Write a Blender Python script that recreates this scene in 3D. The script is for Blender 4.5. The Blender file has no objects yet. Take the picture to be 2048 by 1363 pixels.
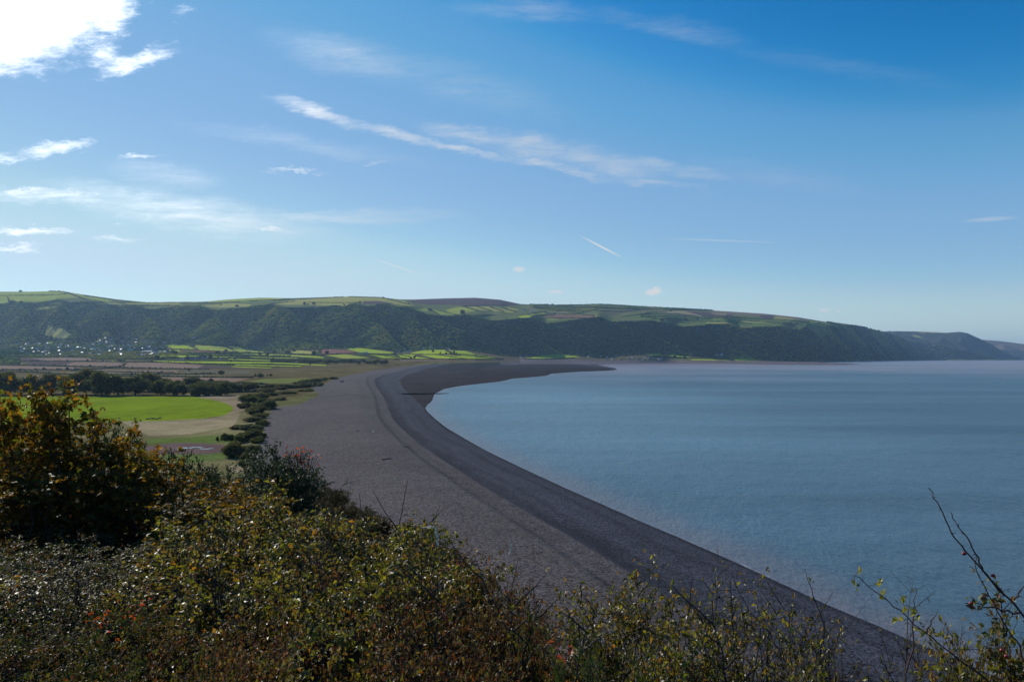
import bpy, math, random
import numpy as np
from mathutils import Vector, Matrix

# ------------------------------------------------------------------ camera
FPX, CX, CY, EYE, HC = 1365.3, 1024.0, 681.5, 713.0, 50.0
R2 = 2 * 7.4e6                     # earth curvature with refraction
PITCH = math.atan((EYE - CY) / FPX)
scene = bpy.context.scene
cam_d = bpy.data.cameras.new('camera')
cam_d.sensor_width = 36.0
cam_d.lens = 24.0
cam_d.clip_start = 0.05
cam_d.clip_end = 60000
cam = bpy.data.objects.new('camera', cam_d)
scene.collection.objects.link(cam)
cam.location = (0, 0, HC)
cam.rotation_euler = (math.radians(90) + PITCH, 0, 0)
scene.camera = cam

# ------------------------------------------------------------------ view, light
scene.view_settings.view_transform = 'Standard'
scene.view_settings.look = 'None'
scene.view_settings.gamma = 1
scene.view_settings.exposure = 0.0
scene.cycles.use_denoising = True
scene.cycles.max_bounces = 6
scene.cycles.volume_bounces = 0
scene.cycles.transmission_bounces = 2
scene.cycles.transparent_max_bounces = 6
SUN_AZ, SUN_EL = math.radians(-50), math.radians(30)   # azimuth measured from +Y towards +X
sun_d = bpy.data.lights.new('sun', 'SUN')
sun_d.energy = 5.0
sun_d.angle = math.radians(0.6)
sun_d.color = (1.0, 0.93, 0.82)
sun = bpy.data.objects.new('sun', sun_d)
scene.collection.objects.link(sun)
sdir = Vector((math.sin(SUN_AZ) * math.cos(SUN_EL), math.cos(SUN_AZ) * math.cos(SUN_EL), math.sin(SUN_EL)))
sun.rotation_euler = sdir.to_track_quat('Z', 'Y').to_euler()


class NT:
    """tiny node-tree helper"""
    def __init__(s, tree):
        s.t = tree; s.n = tree.nodes; s.l = tree.links
    def new(s, kind, **kw):
        n = s.n.new(kind)
        for k, v in kw.items():
            setattr(n, k, v)
        return n
    def put(s, sock, v):
        if v is None:
            return
        if isinstance(v, bpy.types.NodeSocket):
            s.l.new(v, sock)
        else:
            sock.default_value = v
    def math(s, op, a, b=None, c=None, clamp=False):
        n = s.new('ShaderNodeMath', operation=op, use_clamp=clamp)
        s.put(n.inputs[0], a); s.put(n.inputs[1], b)
        if c is not None: s.put(n.inputs[2], c)
        return n.outputs[0]
    def vmath(s, op, a, b=None, scale=None):
        n = s.new('ShaderNodeVectorMath', operation=op)
        s.put(n.inputs[0], a)
        if b is not None: s.put(n.inputs[1], b)
        if scale is not None: s.put(n.inputs['Scale'], scale)
        return n.outputs['Value'] if op in ('LENGTH', 'DOT_PRODUCT', 'DISTANCE') else n.outputs[0]
    def noise(s, vec, scale, detail=3, rough=0.55, dist=0.0, out='Fac'):
        n = s.new('ShaderNodeTexNoise')
        s.put(n.inputs['Vector'], vec)
        n.inputs['Scale'].default_value = scale
        n.inputs['Detail'].default_value = detail
        n.inputs['Roughness'].default_value = rough
        n.inputs['Distortion'].default_value = dist
        return n.outputs[out]
    def range(s, v, a, b, c=0.0, d=1.0, kind='LINEAR'):
        n = s.new('ShaderNodeMapRange', interpolation_type=kind)
        s.put(n.inputs['Value'], v)
        n.inputs['From Min'].default_value = a; n.inputs['From Max'].default_value = b
        n.inputs['To Min'].default_value = c; n.inputs['To Max'].default_value = d
        return n.outputs[0]
    def mix(s, f, a, b, kind='MIX'):
        n = s.new('ShaderNodeMix', data_type='RGBA', blend_type=kind)
        s.put(n.inputs[0], f); s.put(n.inputs[6], a); s.put(n.inputs[7], b)
        return n.outputs[2]
    def mapping(s, vec, loc=(0, 0, 0), rot=(0, 0, 0), scale=(1, 1, 1), kind='POINT'):
        n = s.new('ShaderNodeMapping', vector_type=kind)
        s.put(n.inputs[0], vec)
        n.inputs['Location'].default_value = loc
        n.inputs['Rotation'].default_value = rot
        n.inputs['Scale'].default_value = scale
        return n.outputs[0]


def C4(c):
    return (c[0], c[1], c[2], 1.0)


# sky: Nishita plus cloud veils that live at fixed compass directions
world = bpy.data.worlds.new('World')
scene.world = world
world.use_nodes = True
W = NT(world.node_tree)
W.n.clear()
sky = W.new('ShaderNodeTexSky', sky_type='NISHITA')
sky.sun_disc = False
sky.sun_elevation = SUN_EL
sky.sun_rotation = SUN_AZ
sky.altitude = 50
sky.air_density = 1.0
sky.dust_density = 0.0
sky.ozone_density = 2.0
geo = W.new('ShaderNodeTexCoord')
D = geo.outputs['Generated']
sep = W.new('ShaderNodeSeparateXYZ'); W.l.new(D, sep.inputs[0])
ysafe = W.math('MAXIMUM', sep.outputs[1], 0.05)
comb = W.new('ShaderNodeCombineXYZ')
W.l.new(W.math('DIVIDE', sep.outputs[0], ysafe), comb.inputs[0])
W.l.new(W.math('DIVIDE', sep.outputs[2], ysafe), comb.inputs[1])
UV = W.vmath('SCALE', comb.outputs[0], scale=10.0)   # 1 unit = 136.5 photo pixels
# ragged, wind-drawn edges
n1 = W.noise(W.mapping(UV, scale=(0.7, 2.0, 1)), 1.6, 4, 0.6, out='Color')
n2 = W.noise(W.mapping(UV, scale=(1, 3.0, 1)), 7.0, 4, 0.65, out='Color')
warp = W.vmath('ADD', W.vmath('SCALE', W.vmath('SUBTRACT', n1, (0.5, 0.5, 0.5)), scale=0.35),
               W.vmath('SCALE', W.vmath('SUBTRACT', n2, (0.5, 0.5, 0.5)), scale=0.16))
UW = W.vmath('ADD', UV, warp)
fib = W.noise(W.mapping(UV, rot=(0, 0, math.radians(12)), scale=(1.0, 6.5, 1)), 1.3, 6, 0.65, 0.4)
puff = W.noise(W.mapping(UV, rot=(0, 0, math.radians(-16)), scale=(1.0, 2.6, 1)), 3.4, 7, 0.72, 0.3)
fine = W.noise(W.mapping(UV, rot=(0, 0, math.radians(-6)), scale=(1.0, 3.2, 1)), 9.0, 5, 0.7, 0.2)


def blob(px, py, a, b, ang, warped=True):
    loc = ((px - CX) / FPX * 10, (EYE - py) / FPX * 10, 0)
    v = W.mapping(UW if warped else UV, loc=loc, rot=(0, 0, math.radians(ang)),
                  scale=(a / FPX * 10, b / FPX * 10, 1), kind='TEXTURE')
    L = W.vmath('LENGTH', W.vmath('MULTIPLY', v, (1, 1, 0)))
    return L


def acc(items, soft=1.0, warped=True):
    tot = None
    for (px, py, a, b, ang, s) in items:
        m = W.range(blob(px, py, a, b, ang, warped), 1.0, 1.0 - soft, 0.0, s, 'SMOOTHSTEP')
        tot = m if tot is None else W.math('MAXIMUM', tot, m)
    return tot


cirrus = acc([
    (640, 222, 140, 20, -19, .95), (780, 262, 150, 20, -15, .85), (930, 296, 170, 12, -12, .8), (1110, 332, 170, 12, -13, .75),
    (1290, 360, 170, 12, -7, .45), (930, 262, 120, 26, -10, .75), (1060, 290, 170, 34, -12, .75), (1200, 320, 180, 36, -11, .7),
    (1340, 334, 180, 20, -9, .5), (700, 108, 230, 60, -14, .42), (930, 165, 300, 60, -15, .24), (1050, 12, 200, 34, -4, .3),
    (1330, 45, 240, 34, -12, .22), (120, 392, 260, 22, -3, .75), (380, 425, 380, 52, -9, .72), (680, 438, 330, 22, 2, .55),
    (620, 290, 330, 26, -10, .22), (330, 350, 150, 36, -8, .3), (1560, 350, 240, 30, -10, .14), (1700, 130, 330, 30, -10, .10)])
cirrus = W.math('MULTIPLY', cirrus, W.range(fib, 0.33, 0.68, 0.22, 0.95))
cirrus = W.math('MULTIPLY', cirrus, W.range(fine, 0.25, 0.7, 0.72, 1.0))
white = acc([
    (25, -30, 320, 235, 8, 1.7), (0, 40, 235, 150, 10, 1.7), (200, 5, 100, 100, 25, 1.1),
    (262, 116, 150, 36, 20, .80), (200, 100, 70, 60, 10, .7), (355, 12, 46, 34, 10, .5), (105, 298, 150, 24, 9, .74), (10, 315, 90, 18, 3, .6),
    (275, 312, 90, 9, 1, .62), (580, 338, 100, 9, -1, .62), (640, 346, 40, 9, 2, .5), (748, 328, 46, 9, 12, .5), (60, 460, 140, 17, -3, .9),
    (20, 491, 90, 13, -3, .8), (225, 479, 95, 12, -4, .6), (537, 462, 66, 8, -1, .75), (225, 446, 30, 5, 0, .5),
    (40, 380, 120, 12, 1, .62)])
white = W.range(W.math('ADD', white, W.math('MULTIPLY', W.math('SUBTRACT', puff, 0.5), 1.25)), 0.16, 1.32, 0, 1, 'SMOOTHSTEP')
small = acc([(1038, 538, 17, 7, 0, .9), (1111, 583, 20, 5, 0, .8), (1307, 583, 22, 9, 8, 1.3), (1313, 578, 10, 7, 0, 1.2), (1650, 620, 15, 5, 0, .8),
             (1678, 622, 8, 4, 0, .6)], 0.6, False)
small = W.math('MULTIPLY', small, W.range(fine, 0.3, 0.6, 0.55, 1.0))
trail = acc([(1204, 493, 64, 2.6, -27.5, 1.0), (795, 533, 82, 2.6, -18.5, .5), (1440, 480, 170, 3, -2, .24), (1985, 437, 75, 7, 4, .3),
             (424, 580, 12, 1.5, -60, .25)], 0.9, False)
m = W.math('MAXIMUM', W.math('MAXIMUM', white, W.math('MULTIPLY', small, .9)), trail)
m = W.math('ADD', m, W.math('MULTIPLY', cirrus, W.math('SUBTRACT', 1.0, m)), clamp=True)
m = W.math('MULTIPLY', m, W.range(sep.outputs[1], 0.05, 0.25))
# forward-scattered brightness of cloud near the sun direction
sd = W.vmath('DOT_PRODUCT', W.vmath('NORMALIZE', D), (-.53, .76, .38))
glow = W.math('POWER', W.math('MINIMUM', W.math('MAXIMUM', sd, 0.0), 1.0), 26.0)
cb = W.math('ADD', W.math('MULTIPLY', glow, 1.2), 0.74)
ccol = W.vmath('SCALE', (0.97, 0.985, 1.0), scale=cb)
SKYS = 0.09
bg_c = W.vmath('SCALE', W.mix(1.0, sky.outputs[0], (1.0, 1.0, 1.0, 1), 'MULTIPLY'), scale=SKYS)
bg_c = W.mix(W.range(sep.outputs[2], 0.02, 0.24, 1.0, 0.0), bg_c, W.vmath('MULTIPLY', bg_c, (.86, 1.09, 1.12)))
cv = W.new('ShaderNodeRGBCurve')
for ch, pts in enumerate([[(0, 0), (.115, .008), (.138, .04), (.152, .10), (.167, .127), (.2, .20), (.25, .255), (.31, .34), (.35, .43), (.436, .54), (.565, .6), (1, 1)],
                          [(0, 0), (.15, .09), (.19, .165), (.231, .258), (.25, .32), (.275, .365), (.33, .413), (.42, .475), (.5, .56), (.615, .69), (.79, .74), (1, .9)],
                          [(0, 0), (.25, .3), (.33, .456), (.377, .56), (.42, .635), (.5, .69), (.6, .73), (.7, .77), (.76, .79), (.89, .82), (1, .9)]]):
    cu = cv.mapping.curves[ch]
    while len(cu.points) < len(pts):
        cu.points.new(.5, .5)
    for p_, q_ in zip(cu.points, pts):
        p_.location = q_
cv.mapping.update()
W.l.new(bg_c, cv.inputs['Color'])
skyc = W.mix(m, cv.outputs[0], ccol)
bg = W.new('ShaderNodeBackground')
W.l.new(skyc, bg.inputs[0]); bg.inputs[1].default_value = 1.0
wo = W.new('ShaderNodeOutputWorld'); W.l.new(bg.outputs[0], wo.inputs[0])
world.cycles.sampling_method = 'MANUAL'
world.cycles.sample_map_resolution = 512

# ------------------------------------------------------------------ small helpers
_p, _q = math.sin(PITCH), math.cos(PITCH)


def slope_of(py):
    v = (CY - np.asarray(py, float)) / FPX
    return (_p + v * _q) / (_q - v * _p)


def uof(px, py=None):
    """x / Y of a photo column (the tiny pitch term is kept when py is given)"""
    u = (np.asarray(px, float) - CX) / FPX
    if py is None:
        return u
    v = (CY - np.asarray(py, float)) / FPX
    return u / (_q - v * _p)


def project(x, y, z):
    """world point -> photo pixel (2048 x 1363)"""
    dz = z - HC
    depth = y * _q + dz * _p
    up = -y * _p + dz * _q
    depth = np.where(np.abs(depth) < 1e-3, 1e-3, depth)
    return CX + FPX * x / depth, CY - FPX * up / depth


def ground_hit(px, py, z=0.0):
    """where the line of sight through a photo pixel meets height z above the (curved) sea"""
    s = float(slope_of(py)); Y = 1.0
    a = 1 / R2
    u = float(uof(px, py))
    # HC + s Y = z - (1+u^2) Y^2 a
    A, B, Cc = (1 + u * u) * a, s, HC - z
    disc = max(B * B - 4 * A * Cc, 0.0)
    Y = (-B - math.sqrt(disc)) / (2 * A)
    return u * Y, Y


_rs = np.random.RandomState(7)
_lat = _rs.rand(512, 512)


def vnoise(x, y):
    xi = np.floor(x).astype(int); yi = np.floor(y).astype(int)
    fx = x - xi; fy = y - yi
    fx = fx * fx * (3 - 2 * fx); fy = fy * fy * (3 - 2 * fy)
    a = _lat[xi % 512, yi % 512]; b = _lat[(xi + 1) % 512, yi % 512]
    c = _lat[xi % 512, (yi + 1) % 512]; d = _lat[(xi + 1) % 512, (yi + 1) % 512]
    return (a * (1 - fx) + b * fx) * (1 - fy) + (c * (1 - fx) + d * fx) * fy - 0.5


def fbm(x, y, octv=4, rough=0.5):
    s = 0; a = 1.0
    for i in range(octv):
        s = s + a * vnoise(x * 2 ** i + 17.3 * i, y * 2 ** i + 5.1 * i); a *= rough
    return s


def sstep(a, b, x):
    t = np.clip((x - a) / (b - a), 0, 1)
    return t * t * (3 - 2 * t)


def in_poly(px, py, poly):
    px = np.asarray(px, float); py = np.asarray(py, float)
    P = np.asarray(poly, float)
    x0, x1, y0, y1 = P[:, 0].min(), P[:, 0].max(), P[:, 1].min(), P[:, 1].max()
    out = np.zeros(px.shape, bool)
    idx = np.where((px >= x0) & (px <= x1) & (py >= y0) & (py <= y1))
    if idx[0].size == 0:
        return out
    X = px[idx]; Y = py[idx]
    r = np.zeros(X.shape, bool)
    n = len(P)
    for i in range(n):
        ax, ay = P[i]; bx, by = P[(i + 1) % n]
        if ay == by:
            continue
        c = ((ay > Y) != (by > Y)) & (X < (bx - ax) * (Y - ay) / (by - ay) + ax)
        r ^= c
    out[idx] = r
    return out


def dist_poly(x, y, P, closed=False):
    P = np.asarray(P, float)
    d = np.full(x.shape, 1e12)
    n = len(P)
    for i in range(n if closed else n - 1):
        ax, ay = P[i]; bx, by = P[(i + 1) % n]
        vx, vy = bx - ax, by - ay
        t = np.clip(((x - ax) * vx + (y - ay) * vy) / (vx * vx + vy * vy + 1e-9), 0, 1)
        d = np.minimum(d, (x - ax - t * vx) ** 2 + (y - ay - t * vy) ** 2)
    return np.sqrt(d)


def tag(o, label=None, cat=None, group=None, kind=None):
    if label: o['label'] = label
    if cat: o['category'] = cat
    if group: o['group'] = group
    if kind: o['kind'] = kind
    return o


def link(o):
    scene.collection.objects.link(o)
    return o


def empty(name, loc=(0, 0, 0), rz=0.0, scale=1.0):
    o = bpy.data.objects.new(name, None)
    o.empty_display_size = 0.5
    o.location = loc; o.rotation_euler = (0, 0, rz); o.scale = (scale,) * 3
    return link(o)


def np_mesh(name, V, F, mat=None, col=None, smooth=False, mats=None, midx=None):
    """V (n,3); F (m,k) same-size faces or list of such arrays"""
    me = bpy.data.meshes.new(name)
    V = np.asarray(V, np.float32)
    Fs = F if isinstance(F, list) else [F]
    Fs = [np.asarray(f, np.int32) for f in Fs if len(f)]
    loops = np.concatenate([f.ravel() for f in Fs])
    sizes = np.concatenate([np.full(len(f), f.shape[1], np.int32) for f in Fs])
    starts = np.concatenate([[0], np.cumsum(sizes)[:-1]]).astype(np.int32)
    me.vertices.add(len(V)); me.vertices.foreach_set('co', V.ravel())
    me.loops.add(len(loops)); me.loops.foreach_set('vertex_index', loops)
    me.polygons.add(len(sizes)); me.polygons.foreach_set('loop_start', starts)
    try:
        me.polygons.foreach_set('loop_total', sizes)
    except Exception:
        pass
    if midx is not None:
        me.polygons.foreach_set('material_index', np.asarray(midx, np.int32))
    me.polygons.foreach_set('use_smooth', np.full(len(sizes), smooth))
    if col is not None:
        a = me.color_attributes.new('Col', 'FLOAT_COLOR', 'POINT')
        c = np.ones((len(V), 4), np.float32); c[:, :3] = col
        a.data.foreach_set('color', c.ravel())
    for m_ in (mats or ([mat] if mat else [])):
        me.materials.append(m_)
    me.update(calc_edges=True)
    return me


def mobj(name, me, parent=None, loc=None):
    o = bpy.data.objects.new(name, me)
    link(o)
    if parent is not None: o.parent = parent
    if loc is not None: o.location = loc
    return o


def copy_tree(o, parent=None):
    c = o.copy(); scene.collection.objects.link(c)
    if parent is not None: c.parent = parent
    for ch in list(o.children):
        copy_tree(ch, c)
    return c


def material(name):
    m_ = bpy.data.materials.new(name)
    m_.use_nodes = True
    t = NT(m_.node_tree)
    b = t.n['Principled BSDF']
    return m_, t, b


def simple_mat(name, col, rough=0.8, var=0.25, scale=3.0, spec=0.3, bump=0.0, metal=0.0):
    m_, t, b = material(name)
    tc = t.new('ShaderNodeTexCoord')
    n = t.noise(tc.outputs['Object'], scale, 4, 0.6)
    f = t.range(n, 0.25, 0.75, 1 - var, 1 + var)
    t.l.new(t.vmath('SCALE', tuple(col), scale=f), b.inputs['Base Color'])
    b.inputs['Roughness'].default_value = rough
    b.inputs['Specular IOR Level'].default_value = spec
    b.inputs['Metallic'].default_value = metal
    if bump:
        bp = t.new('ShaderNodeBump'); bp.inputs['Strength'].default_value = bump
        bp.inputs['Distance'].default_value = 0.02
        t.l.new(n, bp.inputs['Height']); t.l.new(bp.outputs[0], b.inputs['Normal'])
    return m_
# ================================================================== terrain
# ---- waterline of the bay, photo pixels on z = 0
WATER = [(2300, 1480), (2150, 1400), (2010, 1360), (1903, 1315), (1829, 1283), (1741, 1244.7), (1653, 1208), (1536, 1153.7), (1486, 1130.5), (1424, 1103),
         (1349, 1070.5), (1286, 1044), (1239, 1023), (1150, 984), (1060, 943), (971, 900), (930, 877), (893, 855), (870, 837), (854, 822),
         (850, 815), (864, 800), (868.5, 787), (889, 777), (917, 772), (940, 769), (1000, 762.5), (1024, 757), (1060, 754), (1092, 751),
         (1102, 747), (1160, 743), (1215, 741), (1234, 739), (1230, 735.5), (1208, 732), (1195, 729), (1215, 727.6), (1343, 726.2), (1450, 727.6), (1528, 729), (1620, 729.4),
         (1690, 729.2), (1722, 728.2), (1676, 726.8), (1640, 725.0), (1680, 722.6), (1749, 721.6), (1800, 720.5), (1850, 719.8)]
wl = [ground_hit(a, b, 0.0) for a, b in WATER]
wl += [(9600, 13000), (10500, 14150), (12500, 16300), (16500, 17500)]
SEA = np.array(wl + [(30000, 30000), (40000, 22000), (30000, -3000), (600, -3000), (250, -200), (190, 0), (150, 50)])
SHORE = SEA[:len(wl)]
# low wet foreshore of dark stones
FORE = [(850, 815), (803, 772), (799, 760), (812, 751), (850, 742), (900, 737), (960, 732), (1040, 729), (1140, 728.5), (1234, 737), (1215, 741),
        (1160, 743), (1102, 747), (1092, 751), (1024, 757), (1000, 762.5), (917, 772), (889, 777), (868, 787), (864, 800)]
FOREW = np.array([ground_hit(a, b, 1.2) for a, b in FORE])

# ---- headland slope under the camera
HP = np.array([(0, 0, 48.3), (2, 3, 47.7), (1.4, 4, 47.5), (.3, 5, 47.2), (-.6, 8, 46.6), (-3, 5, 47.4), (-7, 12, 46.4), (-5.6, 30, 41),
               (-12, 25, 42.4), (-20, 30, 41.8), (-45, 60, 37), (-18.7, 80, 31.5), (-30, 60, 35.5), (-57, 170, 20.5), (-72, 170, 15.5),
               (-95, 170, 11), (-130, 170, 10.5), (-140, 250, 5), (-108, 277, 4.5), (-85, 230, 9), (-100, 300, 5), (-170, 170, 13),
               (-100, 90, 26), (-160, 90, 29), (-200, 350, 4), (0, -30, 50), (-40, -20, 50), (40, -20, 46), (-30, 5, 47), (-70, 10, 45),
               (-62, 35, 40.5), (12, -6, 47.5), (-300, 250, 8), (-300, 100, 28), (-300, 0, 50), (-130, 400, 0), (-300, 420, -5), (0, 200, 12),
               (0, 350, -6), (100, -100, 50), (-200, -100, 55), (0, 100, 28), (-12, 14, 45.2), (-4, 18, 44.6)], float)


def _tps(r2):
    return r2 * np.log(r2 + 1e-6) * 0.5


_n = len(HP)
_A = np.zeros((_n + 3, _n + 3))
_d2 = (HP[:, None, 0] - HP[None, :, 0]) ** 2 + (HP[:, None, 1] - HP[None, :, 1]) ** 2
_A[:_n, :_n] = _tps(_d2) + np.eye(_n) * 4.0
_A[:_n, _n] = 1; _A[:_n, _n + 1:] = HP[:, :2]
_A[_n, :_n] = 1; _A[_n + 1:, :_n] = HP[:, :2].T
_w = np.linalg.solve(_A, np.concatenate([HP[:, 2], [0, 0, 0]]))
EDGE = np.array([(60, -200), (22, -40), (9, -6), (3.4, 3), (2.4, 4.3), (1.1, 5.6), (-.3, 8), (-2.5, 16), (-5.2, 30), (-18, 80), (-56, 170), (-103, 285), (-135, 368), (-150, 420)], float)


def hill_near(x, y):
    z = np.full(x.shape, _w[_n])
    z = z + _w[_n + 1] * x + _w[_n + 2] * y
    for i in range(_n):
        z = z + _w[i] * _tps((x - HP[i, 0]) ** 2 + (y - HP[i, 1]) ** 2)
    # seaward of the edge: steep cliff slope
    d = dist_poly(x, y, EDGE)
    poly = np.concatenate([EDGE, [(-2000, 420), (-2000, -200)]])
    ins = in_poly(x, y, poly)
    s = np.where(ins, 0, d)
    z = z - 1.15 * s + fbm(x / 9, y / 9, 3) * np.minimum(s * .3 + .5, 3)
    z = np.where(y > 330, z - (y - 330) * .25, z)
    return z


# ---- far hills: per photo column  foot / top of the wood / skyline
COLS = np.array([
    # px, plain-rise start Y, foot Y, foot y, wood-top Y, wood-top y, skyline Y, skyline y
    (-1300, 2000, 4200, 690, 5400, 612, 6600, 590),
    (-500, 2000, 4200, 690, 5400, 606, 6600, 584),
    (0, 2000, 4200, 690, 5400, 606, 6500, 583),
    (60, 2000, 4200, 690, 5400, 603, 6500, 583),
    (120, 2000, 4200, 690, 5450, 600, 6500, 581.5),
    (160, 2000, 4200, 690, 5500, 597, 6500, 588),
    (230, 2000, 4200, 691, 5500, 608, 6500, 598),
    (300, 2000, 4200, 691, 5400, 611, 6400, 605),
    (370, 2000, 4200, 691, 5400, 611, 6600, 605),
    (410, 2000, 4200, 694, 5400, 614, 7200, 603),
    (450, 2000, 4250, 697, 5400, 614, 7200, 599),
    (520, 2000, 4300, 702, 5400, 612, 7400, 595),
    (580, 2000, 4300, 702, 5350, 609, 7000, 596),
    (650, 2000, 4300, 698, 5400, 612, 6600, 594),
    (720, 2000, 4350, 697, 5450, 611, 6600, 592.5),
    (770, 2000, 4400, 700, 5450, 610, 6600, 595.5),
    (800, 2000, 4400, 704, 5500, 612, 6800, 598.5),
    (830, 2000, 4450, 702, 5400, 620, 7600, 598.5),
    (900, 2100, 4500, 698, 5400, 630, 8000, 596),
    (950, 2300, 4650, 703, 5450, 636, 8000, 595),
    (1000, 3400, 4800, 710, 5500, 636, 8000, 599),
    (1040, 4300, 5000, 714, 5550, 636, 8000, 607.5),
    (1100, 4600, 5150, 709, 5700, 638, 8200, 610.5),
    (1155, 4700, 5250, 711, 5900, 636, 8600, 610),
    (1200, 4800, 5350, 715, 6000, 634, 8600, 608.5),
    (1290, 4900, 5500, 709, 6100, 639, 8600, 613.5),
    (1340, 5000, 5600, 710, 6200, 645, 8600, 616),
    (1400, 5000, 5700, 713, 6300, 647, 8800, 619),
    (1450, 5000, 5900, 717, 6500, 646, 9000, 622),
    (1530, 5100, 6100, 721, 6700, 651, 9000, 627),
    (1600, 5600, 6500, 722.3, 7200, 651, 9200, 634.5),
    (1640, 6500, 7200, 722, 7900, 648, 9800, 641.5),
    (1700, 7600, 8100, 722, 9000, 654, 10500, 650.5),
    (1750, 8600, 8900, 721.8, 9800, 661, 11300, 656.5),
    (1790, 9500, 10100, 721, 11200, 667, 12300, 660.5),
    (1830, 11000, 11700, 720.3, 12400, 672, 12900, 667.5),
    (1870, 12000, 12500, 720.0, 12900, 683, 13200, 679.5),
    (1900, 12400, 12700, 720.0, 13000, 698, 13300, 695),
    (1950, 12700, 12900, 720.0, 13100, 708, 13400, 706),
    (2005, 12900, 13050, 720.5, 13200, 721, 13500, 720),
    (2040, 13000, 13100, 722, 13300, 725, 13600, 727),
    (2400, 13000, 13100, 730, 13300, 735, 13600, 740)], float)
COLS[:, 4] = COLS[:, 2] + np.where(COLS[:, 0] > 850, 1.05, .9) * (COLS[:, 4] - COLS[:, 2])
LAY2 = np.array([  # headlands beyond: px, foot Y, crest Y, crest y
    (1700, 13500, 15500, 672), (1790, 13500, 15500, 661.5), (1850, 13600, 15500, 662.5), (1890, 13700, 15500, 664.8), (1905, 13700, 15500, 664),
    (1922, 13700, 15500, 662.8), (1935, 13700, 15500, 665.5), (1950, 13800, 15500, 672.5), (1965, 13800, 15500, 679), (1985, 13900, 15600, 690),
    (2005, 14000, 15600, 702), (2030, 14100, 15700, 716), (2060, 14200, 15700, 724), (2400, 14500, 16000, 740)], float)
LAY3 = np.array([(1850, 16500, 19000, 680), (1930, 16500, 19000, 676), (1965, 16500, 19000, 679), (2000, 16500, 19000, 681.5), (2048, 16500, 19000, 687.5),
                 (2120, 16700, 19000, 698), (2200, 17000, 19000, 716), (2260, 17000, 19000, 725), (2400, 17000, 19000, 740)], float)
# side valleys and noses of the wooded face: column at foot, column at top, width px, depth m, asymmetry
VALLEYS = [(238, 300, 26, 95), (640, 568, 30, 85), (790, 728, 26, 60), (985, 950, 24, 60), (405, 452, 22, 40), (1110, 1150, 26, 30), (120, 150, 30, 40), (700, 670, 18, 24),
           (1395, 1345, 24, 75), (1655, 1588, 26, 85), (1730, 1690, 20, 95), (1800, 1752, 16, 90), (1275, 1240, 22, 28), (880, 830, 22, 30), (520, 500, 16, 20),
           (1520, 1470, 18, 30), (1850, 1800, 12, 70), (1600, 1560, 12, 30)]
# main spurs of the wooded face: column at the foot, column at the top (steep side to the right)
SPURS = [(-900, -900), (-300, -330), (-60, -40), (60, 40), (150, 110), (206, 205), (330, 262), (470, 400), (655, 530), (800, 705), (905, 765), (1000, 815), (1120, 950), (1230, 1060), (1410, 1190), (1500, 1330),
         (1590, 1450), (1680, 1560), (1760, 1640), (1850, 1720), (1930, 1790), (2020, 1860), (2200, 2000), (2600, 2500)]
NOSES = [(1065, 1040, 40, 60), (600, 545, 26, 35), (300, 350, 40, 25), (1430, 1440, 30, 40), (860, 800, 36, 34), (700, 720, 30, 20), (1300, 1270, 34, 24), (1560, 1520, 20, 30), (1690, 1640, 18, 40), (1765, 1720, 16, 40), (90, 100, 40, 30)]


def lerp_cols(px, T, k):
    return np.interp(px, T[:, 0], T[:, k])


def zpix(Y, ypx, u):
    """height that appears at photo row ypx at depth Y (before the curvature drop is applied)"""
    return HC + slope_of(ypx) * Y + (1 + u * u) * Y * Y / R2


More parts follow.
